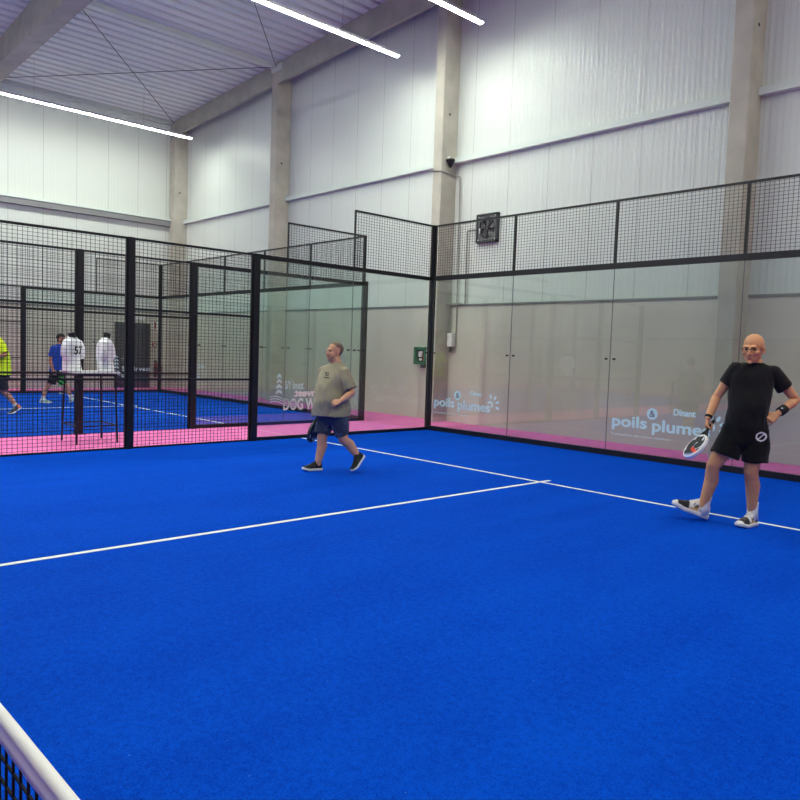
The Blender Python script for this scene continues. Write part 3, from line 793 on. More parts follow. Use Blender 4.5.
def head_shapes(bm, c, F, k, neck, chub=0):
    F = V(F).normalized(); U = (V((0, 0, 1))-F*F.z).normalized(); L = U.cross(F)
    R3 = Matrix((L, F, U)).transposed()
    P = lambda l, f, u: V(c)+(L*l+F*f+U*u)*k
    E_ = lambda p, r, sub=3: ell(bm, P(*p), [x*k for x in r], R3, sub)
    E_((0, -.018, .036), (.075, .094, .084), 4); E_((0, .028, -.03), (.061, .062, .084), 4); E_((0, .036, -.072), (.050, .052, .042)); E_((0, .076, -.099), (.022, .018, .015))
    for s in (-1, 1):
        E_((s*.042, .058, -.028), (.022, .026, .020)); E_((s*.013, .098, -.037), (.0095, .011, .008))
        M2 = R3 @ Matrix.Rotation(s*.35, 3, 'Z') @ Matrix.Rotation(.15, 3, 'X')
        ell(bm, P(s*.078, -.012, -.008), (.009*k, .019*k, .032*k), M2, 3); ell(bm, P(s*.074, .004, -.03), (.008*k, .010*k, .012*k), M2, 2)
    E_((-.026, .078, .022), (.026, .018, .011)); E_((.026, .078, .022), (.026, .018, .011))
    tube(bm, [P(0, .086, .014), P(0, .097, -.012), P(0, .1075, -.034)], [.0085*k, .010*k, .0128*k], 12)
    if chub:
        E_((0, .025, -.088), (.058, .056, .04)); E_((-.045, .045, -.055), (.026, .032, .032)); E_((.045, .045, -.055), (.026, .032, .032)); tube(bm, [P(0, .005, -.07), V(neck)+F*.015], [.062*k, .068*k], 20)
    E_((0, .091, -.0605), (.022, .011, .0062)); E_((0, .089, -.0725), (.019, .011, .0075))
    tube(bm, [P(0, -.028, -.03), P(0, -.025, -.085), V(neck)+V((0, 0, .01)), V(neck)-V((0, 0, .07))], [.056*k, .054*k, .060*k, .072*k], 20)
    return P, R3, L, F, U

def shoe(parent, heel, toe, up=(0, 0, 1), paintf=None, sole='sole', lace='lace', wide=1.0, tall=1.0):
    heel, toe = V(heel), V(toe); Ls = (toe-heel).length; A, Uq = ortho(toe-heel, up); S = A.cross(Uq); k = Ls/.29
    prof = [(0, .020, .060), (.03, .031, .088), (.09, .038, .102), (.2, .041, .108), (.33, .041, .105), (.42, .043, .094), (.52, .045, .080), (.64, .049, .070), (.78, .050, .062), (.9, .046, .055), (.965, .036, .048), (1, .022, .038)]
    bm = B(); n = 24; rows = []
    for t, w, h in interp(prof, 3):
        z0 = .014+.02*max(0, t-.72)/.28; row = []
        for i in range(n):
            a = 2*PI*i/n; cx = math.copysign(abs(math.cos(a))**.8, math.cos(a)); sz = math.sin(a)
            z = z0+(h-z0)*(sz if sz > 0 else 0)+(.0 if sz > 0 else sz*.006)
            row.append(bm.verts.new(heel+A*(t*Ls)+S*(cx*w*k*wide*(1-.12*max(sz, 0)))+Uq*(z*k*tall)))
        rows.append(row)
    for a_, b_ in zip(rows, rows[1:]):
        for i in range(n): j = (i+1) % n; bm.faces.new((a_[i], a_[j], b_[j], b_[i]))
    bm.faces.new(rows[0]); bm.faces.new(rows[-1][::-1])
    bmesh.ops.recalc_face_normals(bm, faces=bm.faces[:])
    me = bpy.data.meshes.new('shoe'); bm.to_mesh(me); bm.free(); me.polygons.foreach_set('use_smooth', [True]*len(me.polygons))
    c_ = co_of(me)-np.array(heel); t = c_@np.array(A)/Ls; s_ = c_@np.array(S)/k; z_ = c_@np.array(Uq)/k/tall
    paint(me, paintf(me, t, s_, z_)); o = link('shoe', me, M['shoe'], parent)
    bm = B(); rings = []
    for t, w, h in interp(prof, 3):
        ts = .020*max(0, t-.75)/.25; rings.append((heel+A*((t*1.02-.01)*Ls)+Uq*((.013*tall+ts)*k), S, Uq, (w+.005)*k*wide, (.0155 if t < .9 else .013)*k*tall, 4.5))
    loft(bm, rings, 24); obj('sole', bm, M[sole], o, smooth=True)
    for i in range(4):
        t = .37+.065*i; h = np.interp(t, [p[0] for p in prof], [p[2] for p in prof])+.003
        bm = B(); tube(bm, [heel+A*(t*Ls)+S*(.022*k*q)+Uq*((h-.007*q*q)*k*tall) for q in (-1, -.5, 0, .5, 1)], .0032*k, 6); obj('lace', bm, M[lace], o)
    return o

def person(label, base, az, sp):
    fx, fy = az; root = empty('person', (base[0], base[1], .008), math.atan2(-fx, fy)); tag(root, label, 'person')
    vx = sp.get('voxel', .0045); k = sp.get('hk', 1.0)
    bm = B(); P, R3, L, F, U = head_shapes(bm, sp['head'], sp['F'], k, sp['neck'], sp.get('chub', 0))
    bmk = sp.get('bulk', 1.0)
    # torso (smaller than the shirt) and pelvis
    def rg(r, sh): x, y, z, yw, a, b = r; yw = math.radians(yw); return ((x, y, z), (math.cos(yw), math.sin(yw), 0), (-math.sin(yw), math.cos(yw), 0), max(a-sh, .03), max(b-sh, .03), 2.3)
    SR = interp(sp['shirt'], 3); HR = interp(sp['shorts'], 3)
    loft(bm, [rg(r, .024) for r in SR], 24); loft(bm, [rg(r, .022) for r in HR], 24)
    for a in sp['arms']:
        s, e, w = V(a['sh']), V(a['el']), V(a['wr'])
        m1, f1, f2 = s.lerp(e, .5), e.lerp(w, .28), e.lerp(w, .65)
        q = bmk
        tube(bm, [s.lerp(V(sp['neck'])-V((0, 0, .1)), .25), s, m1, s.lerp(e, .85), e, f1, f2, w], [.06*q, .057*q, .048*q, .041*q, .040*q, .043*q, .036*q, (.029*q, .025*q)], 16)
        hand(bm, w+(w-e).normalized()*.005, a['d'], a['n'], a['right'], a.get('curl', (.3, .35, .3)), a.get('thumb', .4), a.get('hk', 1.0))
    for l in sp['legs']:
        h, kn, an = V(l['hip']), V(l['knee']), V(l['ank']); back = V(l.get('back', (0, 0, 0)))
        heel, toe = V(l['heel']), V(l['toe'])
        q = bmk*sp.get('legk', 1.0)
        tube(bm, [h+V((0, 0, .03)), h.lerp(kn, .3), h.lerp(kn, .7), kn, kn.lerp(an, .15)+back*.3, kn.lerp(an, .33)+back, kn.lerp(an, .65)+back*.4, an, an-V((0, 0, .02))], [.088*q, .084*q, .066*q, .056*q, .054*q, .058*q, .047*q, .036*q, .034*q], 18)
        ft = heel.lerp(toe, .12); tube(bm, [an, heel.lerp(toe, .18)+(an-heel.lerp(toe, .18))*.4, heel.lerp(toe, .45)+V((0, 0, .035)), heel.lerp(toe, .75)+V((0, 0, .028))], [.034, .034, .028, .02], 12)
    me = fuse(bm, vx, 3)
    c_ = co_of(me); n_ = no_of(me)
    hc = np.array(P(0, 0, 0)); loc = lambda p: np.array(P(*p))
    hl = np.stack([(c_-hc)@np.array(L), (c_-hc)@np.array(F), (c_-hc)@np.array(U)], 1)/k
    inhead = (np.abs(hl) < .16).all(1)
    # eye sockets and mouth line
    dsp = np.zeros(len(c_))
    for s in (-1, 1): dsp += .008*gauss(hl, (s*.031, .088, .001), (.015, .03, .010))
    dsp += .005*gauss(hl, (0, .098, -.0662), (.021, .03, .0028))
    c2 = c_-np.array(F)[None, :]*(dsp*inhead)[:, None]*k; set_co(me, c2)
    col = flatcol(me, sp.get('skin', SKIN)); dark = sp.get('dark', lin((150, 92, 74)))
    nz = np.array([noise.noise(V(p)*22) for p in c_]) if len(c_) < 400000 else np.zeros(len(c_))
    blend(col, .10+.15*nz, dark)
    red = lin((196, 112, 96))
    wf = gauss(hl, (0, .112, -.03), .018)*.5
    for s in (-1, 1): wf = wf+gauss(hl, (s*.044, .07, -.032), .022)*.45+gauss(hl, (s*.082, -.012, -.008), .03)*.4
    blend(col, wf*inhead, red)
    blend(col, (gauss(hl, (0, .1, -.0605), (.019, .03, .005))+gauss(hl, (0, .1, -.072), (.017, .03, .006)))*.75*inhead, lin((170, 92, 88)))
    blend(col, gauss(hl, (0, .1, -.0665), (.021, .03, .0022))*.9*inhead, lin((90, 45, 42)))
    for s in (-1, 1): blend(col, gauss(hl, (s*.030, .09, .0215), (.017, .03, .0042))*sp.get('brow', .7)*inhead, sp.get('browc', lin((92, 74, 62))))
    bd = sp.get('beard', 0)
    if bd:
        w = sstep(-hl[:, 2], .038, .06)*sstep(hl[:, 1], -.01, .03)*(hl[:, 2] > -.125)*(1-gauss(hl, (0, .1, -.066), (.02, .04, .011)))
        blend(col, w*bd*inhead, sp.get('beardc', lin((96, 80, 72))))
    if sp.get('stub'):
        w = sstep(hl[:, 2], -.02, .0)*sstep(-hl[:, 1], -.005, .03)*(1-sstep(hl[:, 2], .03, .07)); blend(col, w*sp['stub']*inhead, lin((150, 128, 116)))
    for l in sp['legs']: blend(col, gauss(c_, l['knee'], .06)*.35, red); 
    for a in sp['arms']: blend(col, gauss(c_, a['el'], .05)*.3, red)
    lowz = 1-sstep(c_[:, 2], .2, .9); blend(col, lowz*.25, sp.get('legc', lin((205, 160, 142))))
    paint(me, col); body = link('body', me, M['skin'], root)
    # eyes
    for s in (-1, 1):
        b = B(); ell(b, P(s*.031, .0685, .001), (.0125*k,)*3, R3, 3); em = bpy.data.meshes.new('eye'); b.to_mesh(em); b.free(); em.polygons.foreach_set('use_smooth', [True]*len(em.polygons))
        e_ = (co_of(em)-np.array(P(s*.031, .0685, .001)))/k; fr = np.sqrt((e_@np.array(L))**2+(e_@np.array(U))**2); ff = e_@np.array(F)
        cc = flatcol(em, lin((142, 116, 102))); blend(cc, ((fr < .0068)&(ff > 0)).astype(float), lin((84, 66, 52))); blend(cc, ((fr < .0028)&(ff > 0)).astype(float), lin((10, 10, 10)))
        paint(em, cc); link('eye', em, M['eye'], root)
    if sp.get('hair'):
        th, hm, test = sp['hair']
        keep = test(hl)&inhead
        b = B(); b.from_mesh(me); b.verts.ensure_lookup_table()
        dead = [v for v in b.verts if not keep[v.index]]; bmesh.ops.delete(b, geom=dead, context='VERTS')
        for f in b.faces: f.smooth = True
        ext = bmesh.ops.solidify(b, geom=b.faces[:], thickness=-th)
        for v in b.verts: v.co += v.normal*.0004
        hm_ = bpy.data.meshes.new('hair'); b.to_mesh(hm_); b.free(); hm_.polygons.foreach_set('use_smooth', [True]*len(hm_.polygons)); link('hair', hm_, hm, root)
    # shirt
    b = B(); loft(b, [rg(r, 0) for r in SR], 32, -.05, -.03)
    for a in sp['arms']:
        s, e = V(a['sh']), V(a['el']); sl = sp.get('sleeve', .62); q = bmk; nk = V(sp['neck'])-V((0, 0, .07))
        r0 = .070*q; r1 = sp.get('cuff', .076)*q; sg = V((0, 0, -.012))
        tube(b, [s.lerp(nk, .35), s+V((0, 0, .004))], [r0*.92, r0], 20)
        u, w, d = frame_of(e-s); rr = [(s, u, w, r0, r0, 2), (s.lerp(e, sl*.5)+sg*.5, u, w, (r0+r1)/2, (r0+r1)/2, 2), (s.lerp(e, sl)+sg, u, w, r1, r1*.95, 2)]
        loft(b, rr, 22, .02, -.06)
    me = fuse(b, vx*1.2, 5); c_ = co_of(me); n_ = no_of(me); fa = sp.get('fold', .008); off = base[0]*3
    zlo, zhi = min(r[2] for r in SR), max(r[2] for r in SR)
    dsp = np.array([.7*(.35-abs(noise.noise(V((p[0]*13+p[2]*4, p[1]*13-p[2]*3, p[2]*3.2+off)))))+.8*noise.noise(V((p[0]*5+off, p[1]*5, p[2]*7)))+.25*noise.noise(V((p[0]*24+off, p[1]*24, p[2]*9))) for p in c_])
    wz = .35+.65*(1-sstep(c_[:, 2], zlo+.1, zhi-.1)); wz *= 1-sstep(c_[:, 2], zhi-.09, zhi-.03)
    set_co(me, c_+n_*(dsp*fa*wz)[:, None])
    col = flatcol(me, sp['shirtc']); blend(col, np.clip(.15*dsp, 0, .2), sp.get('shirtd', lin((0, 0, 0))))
    if sp.get('shirtprint'): sp['shirtprint'](c_, n_, col)
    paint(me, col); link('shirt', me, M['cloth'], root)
    # shorts
    b = B(); loft(b, [rg(r, 0) for r in HR], 32, -.01, -.01)
    for l in sp['legs']:
        h, hm = V(l['hip']), V(l['hem']); u, w, d = frame_of(hm-h, (1, 0, 0)); r0, r1 = sp.get('thigh', .098), l.get('hr', .1)
        loft(b, [(h+V((0, 0, .05)), u, w, r0*.9, r0*.9, 2), (h.lerp(hm, .3), u, w, r0*1.02, r0*1.02, 2), (h.lerp(hm, .7), u, w, (r0+r1)/2, (r0+r1)/2, 2), (hm, u, w, r1, r1*l.get('hf', .95), 2)], 24, 0, -.07)
    me = fuse(b, vx*1.1, 5); c_ = co_of(me); n_ = no_of(me)
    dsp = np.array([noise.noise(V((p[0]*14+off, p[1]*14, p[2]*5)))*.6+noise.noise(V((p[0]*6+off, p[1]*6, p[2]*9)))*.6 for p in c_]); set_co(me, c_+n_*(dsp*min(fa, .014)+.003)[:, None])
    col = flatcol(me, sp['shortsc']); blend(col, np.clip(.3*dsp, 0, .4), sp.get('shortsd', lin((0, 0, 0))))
    if sp.get('shortsprint'): sp['shortsprint'](c_, n_, col)
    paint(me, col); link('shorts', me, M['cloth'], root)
    for l in sp['legs']:
        shoe(root, l['heel'], l['toe'], l.get('up', (0, 0, 1)), sp['shoepaint'], sp.get('solem', 'sole'), sp.get('lacem', 'lace'), sp.get('wide', 1.0), sp.get('tall', 1.0))
        if l.get('sock'):
            p0, p1, r0, r1 = l['sock']; b = B(); u, w, d = frame_of(V(p1)-V(p0)); p0, p1 = V(p0), V(p1)
            loft(b, [(p0, u, w, r0*1.1, r0*1.2, 2), (p0.lerp(p1, .4), u, w, r0, r0, 2), (p0.lerp(p1, .85), u, w, r1, r1, 2), (p0.lerp(p1, .9), u, w, r1*1.03, r1*1.03, 2), (p1, u, w, r1*1.03, r1*1.03, 2)], 20, 0, -.03); obj('sock', b, M[l.get('sockm', 'sock')], root, smooth=True)
    return root, P, R3, L, F, U, k

def band(parent, name, p0, p1, r, m):
    b = B(); u, w, d = frame_of(V(p1)-V(p0)); p0, p1 = V(p0), V(p1)
    loft(b, [(p0, u, w, r*.94, r*.94, 2), (p0.lerp(p1, .06), u, w, r, r, 2), (p0.lerp(p1, .94), u, w, r, r, 2), (p1, u, w, r*.94, r*.94, 2)], 24); return obj(name, b, m, parent, smooth=True)

def racket(label, root, grip, h, nface, cols, grip_at=.08):
    """padel racket held at 'grip' (person-local), pointing along h, flat side facing nface"""
    T = root.matrix_basis
    h, nf = ortho(h, nface); s = h.cross(nf)
    Mx = Matrix((s, nf, h)).transposed().to_4x4(); Mx.translation = V(grip)-h*grip_at
    t = empty('padel_racket'); tag(t, label, 'racket'); t.matrix_basis = T @ Mx
    b = B(); tube(b, [(0, 0, .0), (0, 0, .05), (0, 0, .135)], [(.016, .0145), (.0150, .0135), (.0155, .014)], 14); ell(b, (0, 0, .0), (.019, .017, .010), sub=2); obj('grip', b, M['grip'], t, smooth=True)
    cz, ra, rb = .318, .128, .137
    out = []
    N = 64
    for i in range(N):
        a = 2*PI*i/N; c, s_ = math.cos(a), math.sin(a); w = ra*(1-.10*max(0, -s_)**2); out.append((math.copysign(abs(c)**.94, c)*w, cz+rb*math.copysign(abs(s_)**.94, s_)))
    # face: two skins of concentric rings, painted
    b = B(); K = 14
    for sy in (-1, 1):
        ctr = b.verts.new((0, sy*.0175, cz)); prev = None
        for q in range(1, K+1):
            f = q/K*.93; row = [b.verts.new((x*f, sy*.0175, cz+(z-cz)*f)) for x, z in out]
            for i in range(N):
                j = (i+1) % N
                if prev is None: b.faces.new((ctr, row[i], row[j]))
                else: b.faces.new((prev[i], row[i], row[j], prev[j]))
            prev = row
    bmesh.ops.recalc_face_normals(b, faces=b.faces[:])
    me = bpy.data.meshes.new('face'); b.to_mesh(me); b.free(); paint(me, cols(co_of(me), cz)); link('face', me, M['racket'], t)
    b = B(); prev = None; first = None     # rounded rim
    for i in range(N):
        x, z = out[i]; d = V((x, 0, z-cz)).normalized(); c = V((x, 0, z))
        sec = [c+d*a+V((0, y, 0)) for a, y in ((-.007, -.0185), (-.003, -.019), (.002, -.013), (.003, 0), (.002, .013), (-.003, .019), (-.007, .0185))]
        row = [b.verts.new(p) for p in sec]
        if prev:
            for q in range(6): b.faces.new((prev[q], prev[q+1], row[q+1], row[q]))
        else: first = row
        prev = row
    for q in range(6): b.faces.new((prev[q], prev[q+1], first[q+1], first[q]))
    obj('rim', b, M['white'] if cols(None, 0) == 'white' else M['darkgrey'], t, smooth=True)
    b = B()
    for sx in (-1, 1): tube(b, [(sx*.008, 0, .125), (sx*.026, 0, .16), (sx*.055, 0, .20)], [(.010, .014), (.011, .016), (.013, .017)], 10)
    obj('throat', b, M['ink'], t, smooth=True)
    b = B()
    for i in range(-3, 4):
        for j in range(-3, 4):
            x, z = i*.024, cz+j*.024
            if i*i+j*j > 11: continue
            for sy in (-1, 1):
                vs = [b.verts.new((x+.0048*math.cos(2*PI*q/10), sy*.0182, z+.0048*math.sin(2*PI*q/10))) for q in range(10)]; b.faces.new(vs)
    obj('drill_hole', b, M['ink'], t)['kind'] = 'stuff'
    b = B(); tube(b, [(0, 0, -.005), (.010, .01, -.03), (.0, .02, -.045), (-.010, .01, -.03), (0, 0, -.005)], .0025, 6); obj('wrist_cord', b, M['ink'], t)
    return t

# --- player in black
LOGO = (.325, -.13, .80)
def shorts_logo(c, n, col):
    d = np.sqrt(((c[:, 0]-.322)/.047)**2+((c[:, 2]-.852)/.043)**2); f = (c[:, 1] < 0)
    blend(col, ((d > .74)&(d < 1.0)&f).astype(float), lin((226, 226, 230)))
    x, z = (c[:, 0]-.322)/.045, (c[:, 2]-.852)/.042
    blend(col, ((np.abs(z-.45*np.sin(x*3))<.16)&(np.abs(x)<.55)&f).astype(float), lin((210, 212, 220)))
def shoe_white(me, t, s, z):
    col = flatcol(me, lin((232, 230, 226)))
    blend(col, ((t > .62)&(t < .93)&(z > .022)).astype(float), lin((44, 42, 44))); blend(col, ((t > .70)&(t < .80)&(np.abs(s) < .02)).astype(float), lin((90, 84, 80)))
    blend(col, ((np.abs(z-.05-.35*(t-.35)*0.2) < .009)&(t > .12)&(t < .5)&(np.abs(s) > .02)).astype(float), lin((40, 38, 40)))
    blend(col, ((np.abs(z-.032) < .005)&(t > .2)&(t < .6)).astype(float), lin((200, 160, 90)))
    blend(col, ((z > .082)&(t < .3)).astype(float), lin((60, 60, 62)))
    return col
m2 = dict(tall=1.3, wide=1.08, head=(.212, -.04, 1.650), F=(-.30, -.95, -.10), hk=1.15, neck=(.230, .0, 1.525), bulk=1.0, stub=.35, brow=.45, browc=lin((120, 98, 86)),
    skin=lin((216, 158, 114)), legc=lin((202, 152, 116)),
    shirt=[(.195, 0, .905, 4, .186, .138), (.197, -.005, 1.0, 4, .180, .142), (.202, -.02, 1.10, 4, .180, .145), (.208, -.012, 1.20, 4, .180, .134), (.214, 0, 1.30, 4, .190, .122), (.222, 0, 1.39, 5, .200, .112), (.230, .002, 1.455, 5, .186, .096), (.232, .002, 1.497, 5, .135, .082), (.232, -.006, 1.517, 5, .090, .074), (.232, -.012, 1.528, 5, .078, .070)],
    shorts=[(.195, 0, .97, 4, .178, .130), (.195, 0, .90, 4, .184, .135), (.19, 0, .80, 4, .180, .130), (.185, 0, .74, 4, .12, .10)],
    arms=[dict(sh=(.078, 0, 1.452), el=(-.072, .02, 1.190), wr=(-.132, -.10, .995), d=(-.10, .35, -.9), n=(-.9, .1, .1), right=True, curl=(1.25, 1.45, .9), thumb=.9),
          dict(sh=(.398, .01, 1.432), el=(.600, .10, 1.195), wr=(.450, -.04, 1.070), d=(-.62, -.30, -.62), n=(.05, -.9, .3), right=False, curl=(.5, .5, .35), thumb=.3)],
    legs=[dict(hip=(.100, 0, .86), knee=(-.066, -.05, .535), ank=(-.134, .015, .13), heel=(-.098, .05, .012), toe=(-.405, -.07, .118), up=(.3, .15, .95), hem=(.030, -.025, .645), hr=.128, hf=1.0, back=(.018, .02, 0), sock=((-.134, .024, .06), (-.106, .014, .245), .048, .050)),
          dict(hip=(.285, 0, .86), knee=(.262, -.03, .51), ank=(.294, .05, .12), heel=(.328, .10, 0), toe=(.185, -.155, 0), hem=(.288, -.01, .605), hr=.112, hf=.98, back=(.012, .02, 0), sock=((.299, .054, .06), (.295, .050, .225), .048, .050))],
    shirtc=lin((27, 27, 29)), shirtd=lin((12, 12, 14)), shortsc=lin((20, 20, 22)), shortsd=lin((8, 8, 9)), shortsprint=shorts_logo, shoepaint=shoe_white, legk=1.12, thigh=.114, fold=.017, sleeve=.50, cuff=.074)
r2, P, R3, L, F, U, k = person('bald man in black shirt and shorts holding a white padel racket, hand on hip', (2.32, 6.60), (-.3979, .9174), m2)
# spectacles
b = B()
for s in (-1, 1):
    tube(b, [P(s*.031+.0235*math.cos(a), .099-.004*abs(math.cos(a)), .0+.0165*math.sin(a)) for a in [2*PI*i/20 for i in range(21)]], .0018*k, 6, roundcap=False)
    tube(b, [P(s*.054, .094, .005), P(s*.076, .06, .007), P(s*.083, -.01, .006), P(s*.081, -.03, -.008)], .0019*k, 6)
tube(b, [P(-.008, .1, .004), P(0, .104, .007), P(.008, .1, .004)], .0018*k, 6)
obj('spectacles', b, M['specs'], r2)
e, w = V((.602, .10, 1.195)), V((.450, -.04, 1.070)); wb = band(r2, 'wristband', e.lerp(w, .60), e.lerp(w, .93), .042, M['band'])
b = B(); d = (w-e).normalized(); c = e.lerp(w, .76)+V((-.015, -.0395, .012)); box(b, -.02, .02, -.004, .001, -.007, .007); bmesh.ops.rotate(b, verts=b.verts[:], cent=(0, 0, 0), matrix=Matrix.Rotation(-.68, 3, 'Y')); bmesh.ops.translate(b, verts=b.verts[:], vec=c); obj('wristband_mark', b, M['decalw'], wb)
e, w = V((-.072, .02, 1.190)), V((-.132, -.10, .995)); band(r2, 'wrist_strap', e.lerp(w, .90), e.lerp(w, .99), .035, M['band'])
def rc_white(c, cz):
    if c is None: return 'white'
    x, z = c[:, 0], c[:, 2]-cz; col = np.tile(np.array(lin((30, 30, 36))), (len(c), 1))
    nz = np.array([noise.noise(V((p[0]*22+3, p[2]*22, p[1]*40))) for p in c])
    blend(col, (nz > .3).astype(float), lin((206, 206, 216))); blend(col, ((x*.6+z > .02)&(x*.6+z < .06)&(x < .03)).astype(float), lin((212, 62, 44)))
    blend(col, ((np.sqrt(x*x+z*z) > .118)).astype(float), lin((232, 232, 238))); blend(col, ((z > .095)).astype(float)*.7, lin((120, 140, 200)))
    return col
hd = V((-.43, -.52, -.74)).normalized()
d_, n_ = ortho((-.10, .35, -.9), (-.9, .1, .1)); s_ = n_.cross(d_)
gp = V((-.132, -.10, .995))+d_*.080-n_*.030
racket('white, black and red padel racket held low by the man in black', r2, gp, hd, (-.76, -.52, .26), rc_white, .062)

# --- player in the khaki shirt
def emblem(c, n, col):
    f = (c[:, 1] < .1)&(n[:, 1]*-.55+n[:, 0]*-.5 > .2); x, z = c[:, 0]+.128, c[:, 2]-1.195
    blend(col, ((np.abs(x) < .021)&(z > -.005)&(z < .04)&f&~((np.abs(x-.004) < .006)&(np.abs(z-.02) < .008))).astype(float)*.8, lin((58, 56, 46)))
    blend(col, ((np.abs(x+.004) < .034)&(np.abs(z+.026) < .008)&f).astype(float)*.8, lin((58, 56, 46)))
def sh_denim(c, n, col):
    nz = np.array([noise.noise(V((p[0]*9, p[1]*9, p[2]*7)))+.5*noise.noise(V(p)*40) for p in c]); blend(col, np.clip(nz*1.1, 0, .8), lin((96, 108, 134)))
def shoe_black(me, t, s, z):
    col = flatcol(me, lin((24, 24, 28))); blend(col, ((np.abs(z-.05) < .006)&(t > .2)&(t < .5)).astype(float), lin((60, 60, 66))); return col
m1 = dict(tall=1.25, wide=1.08, chub=1, head=(-.045, -.005, 1.487), F=(-.87, -.48, .06), hk=1.01, neck=(-.012, 0, 1.352), bulk=1.0, beard=.35, beardc=lin((132, 104, 92)), brow=.5, stub=0, skin=lin((216, 162, 128)), legc=lin((218, 170, 142)),
    hair=(.005, M['hair'], lambda h: ((h[:, 2] > .052-.35*np.clip(-h[:, 1], -.2, .3)-.55*np.clip(h[:, 1], 0, .3)*-1.0*.9)&(h[:, 1] < .055)&(np.abs(h[:, 0]) < .0775+.2*(h[:, 2] > .03)))|((h[:, 1] < -.035)&(h[:, 2] > -.045)&(h[:, 2] < .1))),
    shirt=[(-.061, 0, .695, -48.6, .228, .218), (-.064, 0, .80, -48.6, .220, .216), (-.068, -.004, .93, -48.6, .208, .212), (-.064, -.002, 1.05, -48.6, .202, .190), (-.052, 0, 1.16, -48.6, .202, .158), (-.042, 0, 1.23, -48.6, .196, .128), (-.032, 0, 1.29, -48.6, .168, .100), (-.020, 0, 1.335, -48.6, .105, .080), (-.016, 0, 1.358, -48.6, .074, .067), (-.015, 0, 1.370, -48.6, .066, .062)],
    shorts=[(-.058, 0, .83, -48.6, .180, .165), (-.058, 0, .76, -48.6, .188, .168), (-.052, 0, .66, -48.6, .180, .150), (-.045, 0, .58, -48.6, .12, .10)],
    arms=[dict(sh=(-.165, .125, 1.235), el=(-.165, .215, .975), wr=(-.215, .165, .775), d=(-.2, -.1, -.95), n=(.0, .95, .1), right=True, curl=(1.25, 1.4, .9), thumb=.8),
          dict(sh=(.090, -.128, 1.235), el=(.186, -.175, .998), wr=(.050, -.285, .900), d=(-.88, -.22, -.35), n=(-.15, -.75, .6), right=False, curl=(.75, .85, .6), thumb=.5, hk=.95)],
    legs=[dict(hip=(-.105, .07, .74), knee=(-.168, .0, .415), ank=(-.212, .012, .10), heel=(-.166, .045, 0), toe=(-.392, -.095, .006), hem=(-.170, .012, .458), hr=.094, back=(.018, .016, 0)),
          dict(hip=(.0, -.07, .74), knee=(.098, -.06, .405), ank=(.290, -.012, .185), heel=(.362, .022, .188), toe=(.232, -.115, .008), up=(-.7, -.35, .6), hem=(.080, -.055, .456), hr=.084, back=(.012, .02, .01))],
    shirtc=lin((158, 150, 124)), shirtd=lin((92, 86, 70)), shortsc=lin((54, 62, 84)), shortsd=lin((28, 32, 46)), shirtprint=emblem, shortsprint=sh_denim, shoepaint=shoe_black, lacem='lacek', legk=1.12, thigh=.112, fold=.032, sleeve=.78, cuff=.088)
r1, P, R3, L, F, U, k = person('man in khaki shirt and dark denim shorts walking left across the blue court', (-1.93, 5.31), (-.78826, .61534), m1)
def rc_dark(c, cz):
    if c is None: return 'dark'
    x, z = c[:, 0], c[:, 2]-cz; col = np.tile(np.array(lin((32, 44, 66))), (len(c), 1))
    nz = np.array([noise.noise(V((p[0]*18, p[2]*18+5, p[1]*40))) for p in c]); blend(col, (nz > .18).astype(float), lin((150, 170, 186))); return col
d_, n_ = ortho((-.2, -.1, -.95), (0, .95, .1))
racket('dark blue padel racket hanging beside the thigh of the man in khaki', r1, V((-.215, .165, .775))+d_*.080-n_*.03, (-.22, .05, -.95), (.92, -.40, .0), rc_dark)

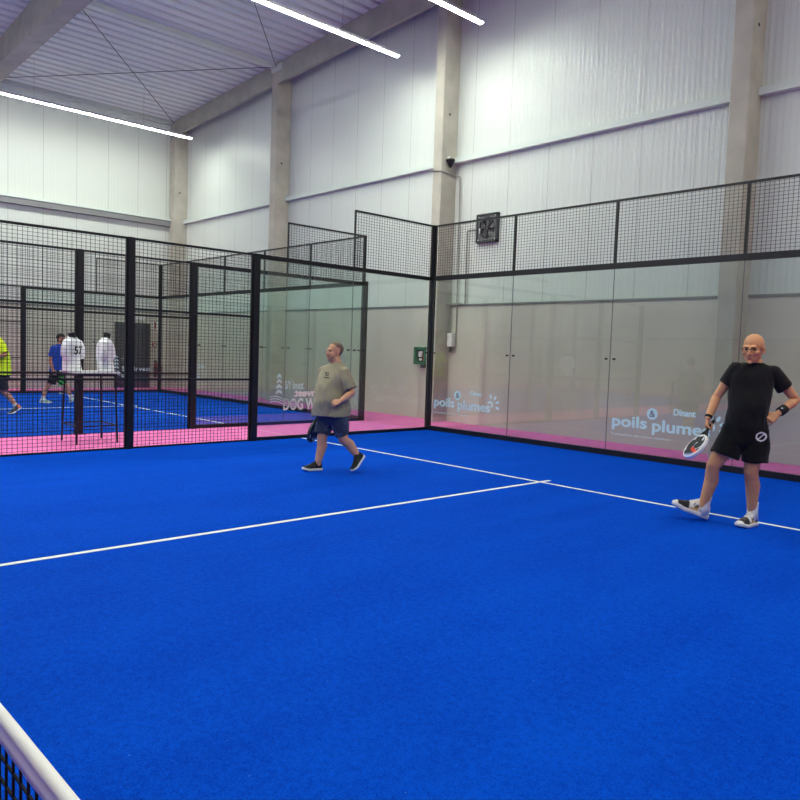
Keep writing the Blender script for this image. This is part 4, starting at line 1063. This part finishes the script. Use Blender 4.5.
# --- player in the blue shirt on the next court
def green_print(c, n, col):
    nz = np.array([math.sin(p[0]*40+p[2]*55) for p in c]); w = sstep(c[:, 0], .0, .04)*(1-sstep(c[:, 2], .60, .68)); blend(col, w*(nz > -.2), lin((74, 214, 92)))
m4_ = dict(voxel=.007, head=(.10, -.02, 1.553), F=(.84, -.52, -.04), hk=1.03, neck=(.065, 0, 1.425), beard=.85, beardc=lin((52, 36, 30)), brow=.9, browc=lin((34, 24, 20)), skin=lin((190, 132, 108)),
    hair=(.010, M['hair2'], lambda h: ((h[:, 2] > .045)&(h[:, 1] < .075))|((h[:, 1] < .0)&(h[:, 2] > -.005)&(np.abs(h[:, 0]) < .0775))|((h[:, 1] < -.04)&(h[:, 2] > -.06))),
    shirt=[(.0, 0, .73, 51, .188, .135), (.0, 0, .90, 51, .176, .128), (.01, 0, 1.05, 51, .178, .126), (.025, 0, 1.2, 51, .192, .124), (.035, 0, 1.3, 51, .192, .108), (.048, 0, 1.365, 51, .15, .088), (.058, 0, 1.405, 51, .085, .07), (.062, 0, 1.43, 51, .066, .06)],
    shorts=[(0, 0, .82, 51, .165, .13), (0, 0, .74, 51, .172, .14), (0, 0, .66, 51, .165, .13), (0, 0, .60, 51, .11, .1)],
    arms=[dict(sh=(-.078, -.14, 1.315), el=(-.142, -.13, 1.035), wr=(-.095, -.20, .825), d=(.25, -.25, -.9), n=(-.5, -.8, 0), right=True),
          dict(sh=(.165, .13, 1.315), el=(.215, .17, 1.06), wr=(.34, .04, .97), d=(.8, -.5, .1), n=(.4, .7, .5), right=False)],
    legs=[dict(hip=(-.045, -.07, .74), knee=(-.190, -.06, .40), ank=(-.300, -.04, .10), heel=(-.360, -.02, .02), toe=(-.105, -.13, .0), hem=(-.115, -.065, .47), hr=.098, back=(-.02, .02, 0), sock=((-.305, -.04, .06), (-.285, -.04, .16), .042, .045)),
          dict(hip=(.06, .06, .74), knee=(.215, .05, .41), ank=(.335, .08, .14), heel=(.295, .10, .012), toe=(.545, .0, .10), up=(-.3, 0, .95), hem=(.145, .055, .44), hr=.10, back=(-.02, .015, 0), sock=((.325, .08, .07), (.30, .075, .2), .042, .045))],
    shirtc=lin((36, 72, 172)), shirtd=lin((16, 34, 96)), shortsc=lin((26, 28, 32)), shortsprint=green_print, shoepaint=lambda me, t, s, z: flatcol(me, lin((168, 196, 186))), fold=.008)
person('bearded man in blue shirt and black and green shorts walking on the next court', (-13.4, 5.7), (-.9514, .30798), m4_)

# --- player in the yellow shirt at the picture edge
def shoe_orange(me, t, s, z):
    col = flatcol(me, lin((60, 62, 74))); blend(col, (t < .28).astype(float), lin((226, 120, 92))); return col
m3 = dict(voxel=.007, head=(-.43, -.03, 1.70), F=(-.92, -.35, -.05), hk=1.05, neck=(-.375, 0, 1.565), skin=lin((196, 140, 116)), bulk=1.05,
    hair=(.008, M['hair2'], lambda h: ((h[:, 2] > .05)&(h[:, 1] < .07))|((h[:, 1] < -.01)&(h[:, 2] > -.03)&(np.abs(h[:, 0]) < .0775))),
    shirt=[(-.265, 0, .79, -72, .205, .195), (-.265, 0, .92, -72, .205, .195), (-.275, 0, 1.08, -72, .20, .19), (-.295, 0, 1.25, -72, .205, .175), (-.318, 0, 1.40, -72, .205, .145), (-.335, 0, 1.47, -72, .185, .112), (-.352, 0, 1.53, -72, .12, .085), (-.365, 0, 1.565, -72, .078, .068), (-.37, 0, 1.58, -72, .068, .062)],
    shorts=[(-.265, 0, .90, -72, .175, .165), (-.265, 0, .80, -72, .18, .17), (-.265, 0, .70, -72, .17, .15), (-.27, 0, .62, -72, .11, .1)],
    arms=[dict(sh=(-.275, -.16, 1.45), el=(-.175, -.22, 1.195), wr=(-.40, -.30, 1.13), d=(-.95, -.2, -.05), n=(-.1, -.8, .5), right=False),
          dict(sh=(-.375, .16, 1.45), el=(-.37, .24, 1.18), wr=(-.58, .15, 1.10), d=(-.95, -.1, .1), n=(-.1, .8, .5), right=True)],
    legs=[dict(hip=(-.245, -.07, .78), knee=(-.185, -.05, .43), ank=(.015, -.01, .175), heel=(.105, .015, .135), toe=(-.098, -.12, .0), up=(-.4, -.3, .8), hem=(-.215, -.06, .50), hr=.105, back=(.02, .02, .01), sock=((.03, -.005, .13), (-.01, -.015, .22), .042, .045)),
          dict(hip=(-.285, .07, .78), knee=(-.50, .06, .47), ank=(-.60, .09, .12), heel=(-.55, .11, .0), toe=(-.82, .03, .03), hem=(-.42, .065, .54), hr=.105, back=(.02, .02, 0), sock=((-.595, .09, .06), (-.585, .085, .22), .042, .045))],
    shirtc=lin((214, 240, 44)), shirtd=lin((150, 180, 20)), shortsc=lin((34, 36, 50)), shoepaint=shoe_orange, fold=.012, sleeve=.86, cuff=.085)
person('person in bright yellow shirt and dark shorts at the left picture edge', (-10.75, 4.05), (-.96435, .26465), m3)

# ------------------------------------------------------------------ world and output look
w = bpy.data.worlds.new('world'); SC.world = w; w.use_nodes = True
w.node_tree.nodes['Background'].inputs[0].default_value = (.6, .65, .8, 1); w.node_tree.nodes['Background'].inputs[1].default_value = .2
SC.view_settings.view_transform = 'Standard'; SC.view_settings.look = 'None'
SC.view_settings.exposure = 0.0; SC.view_settings.gamma = 1.0
SC.cycles.transparent_max_bounces = 48; SC.cycles.max_bounces = 10; SC.cycles.diffuse_bounces = 6
SC.cycles.caustics_reflective = False; SC.cycles.caustics_refractive = False
SC.cycles.sample_clamp_indirect = 6.0
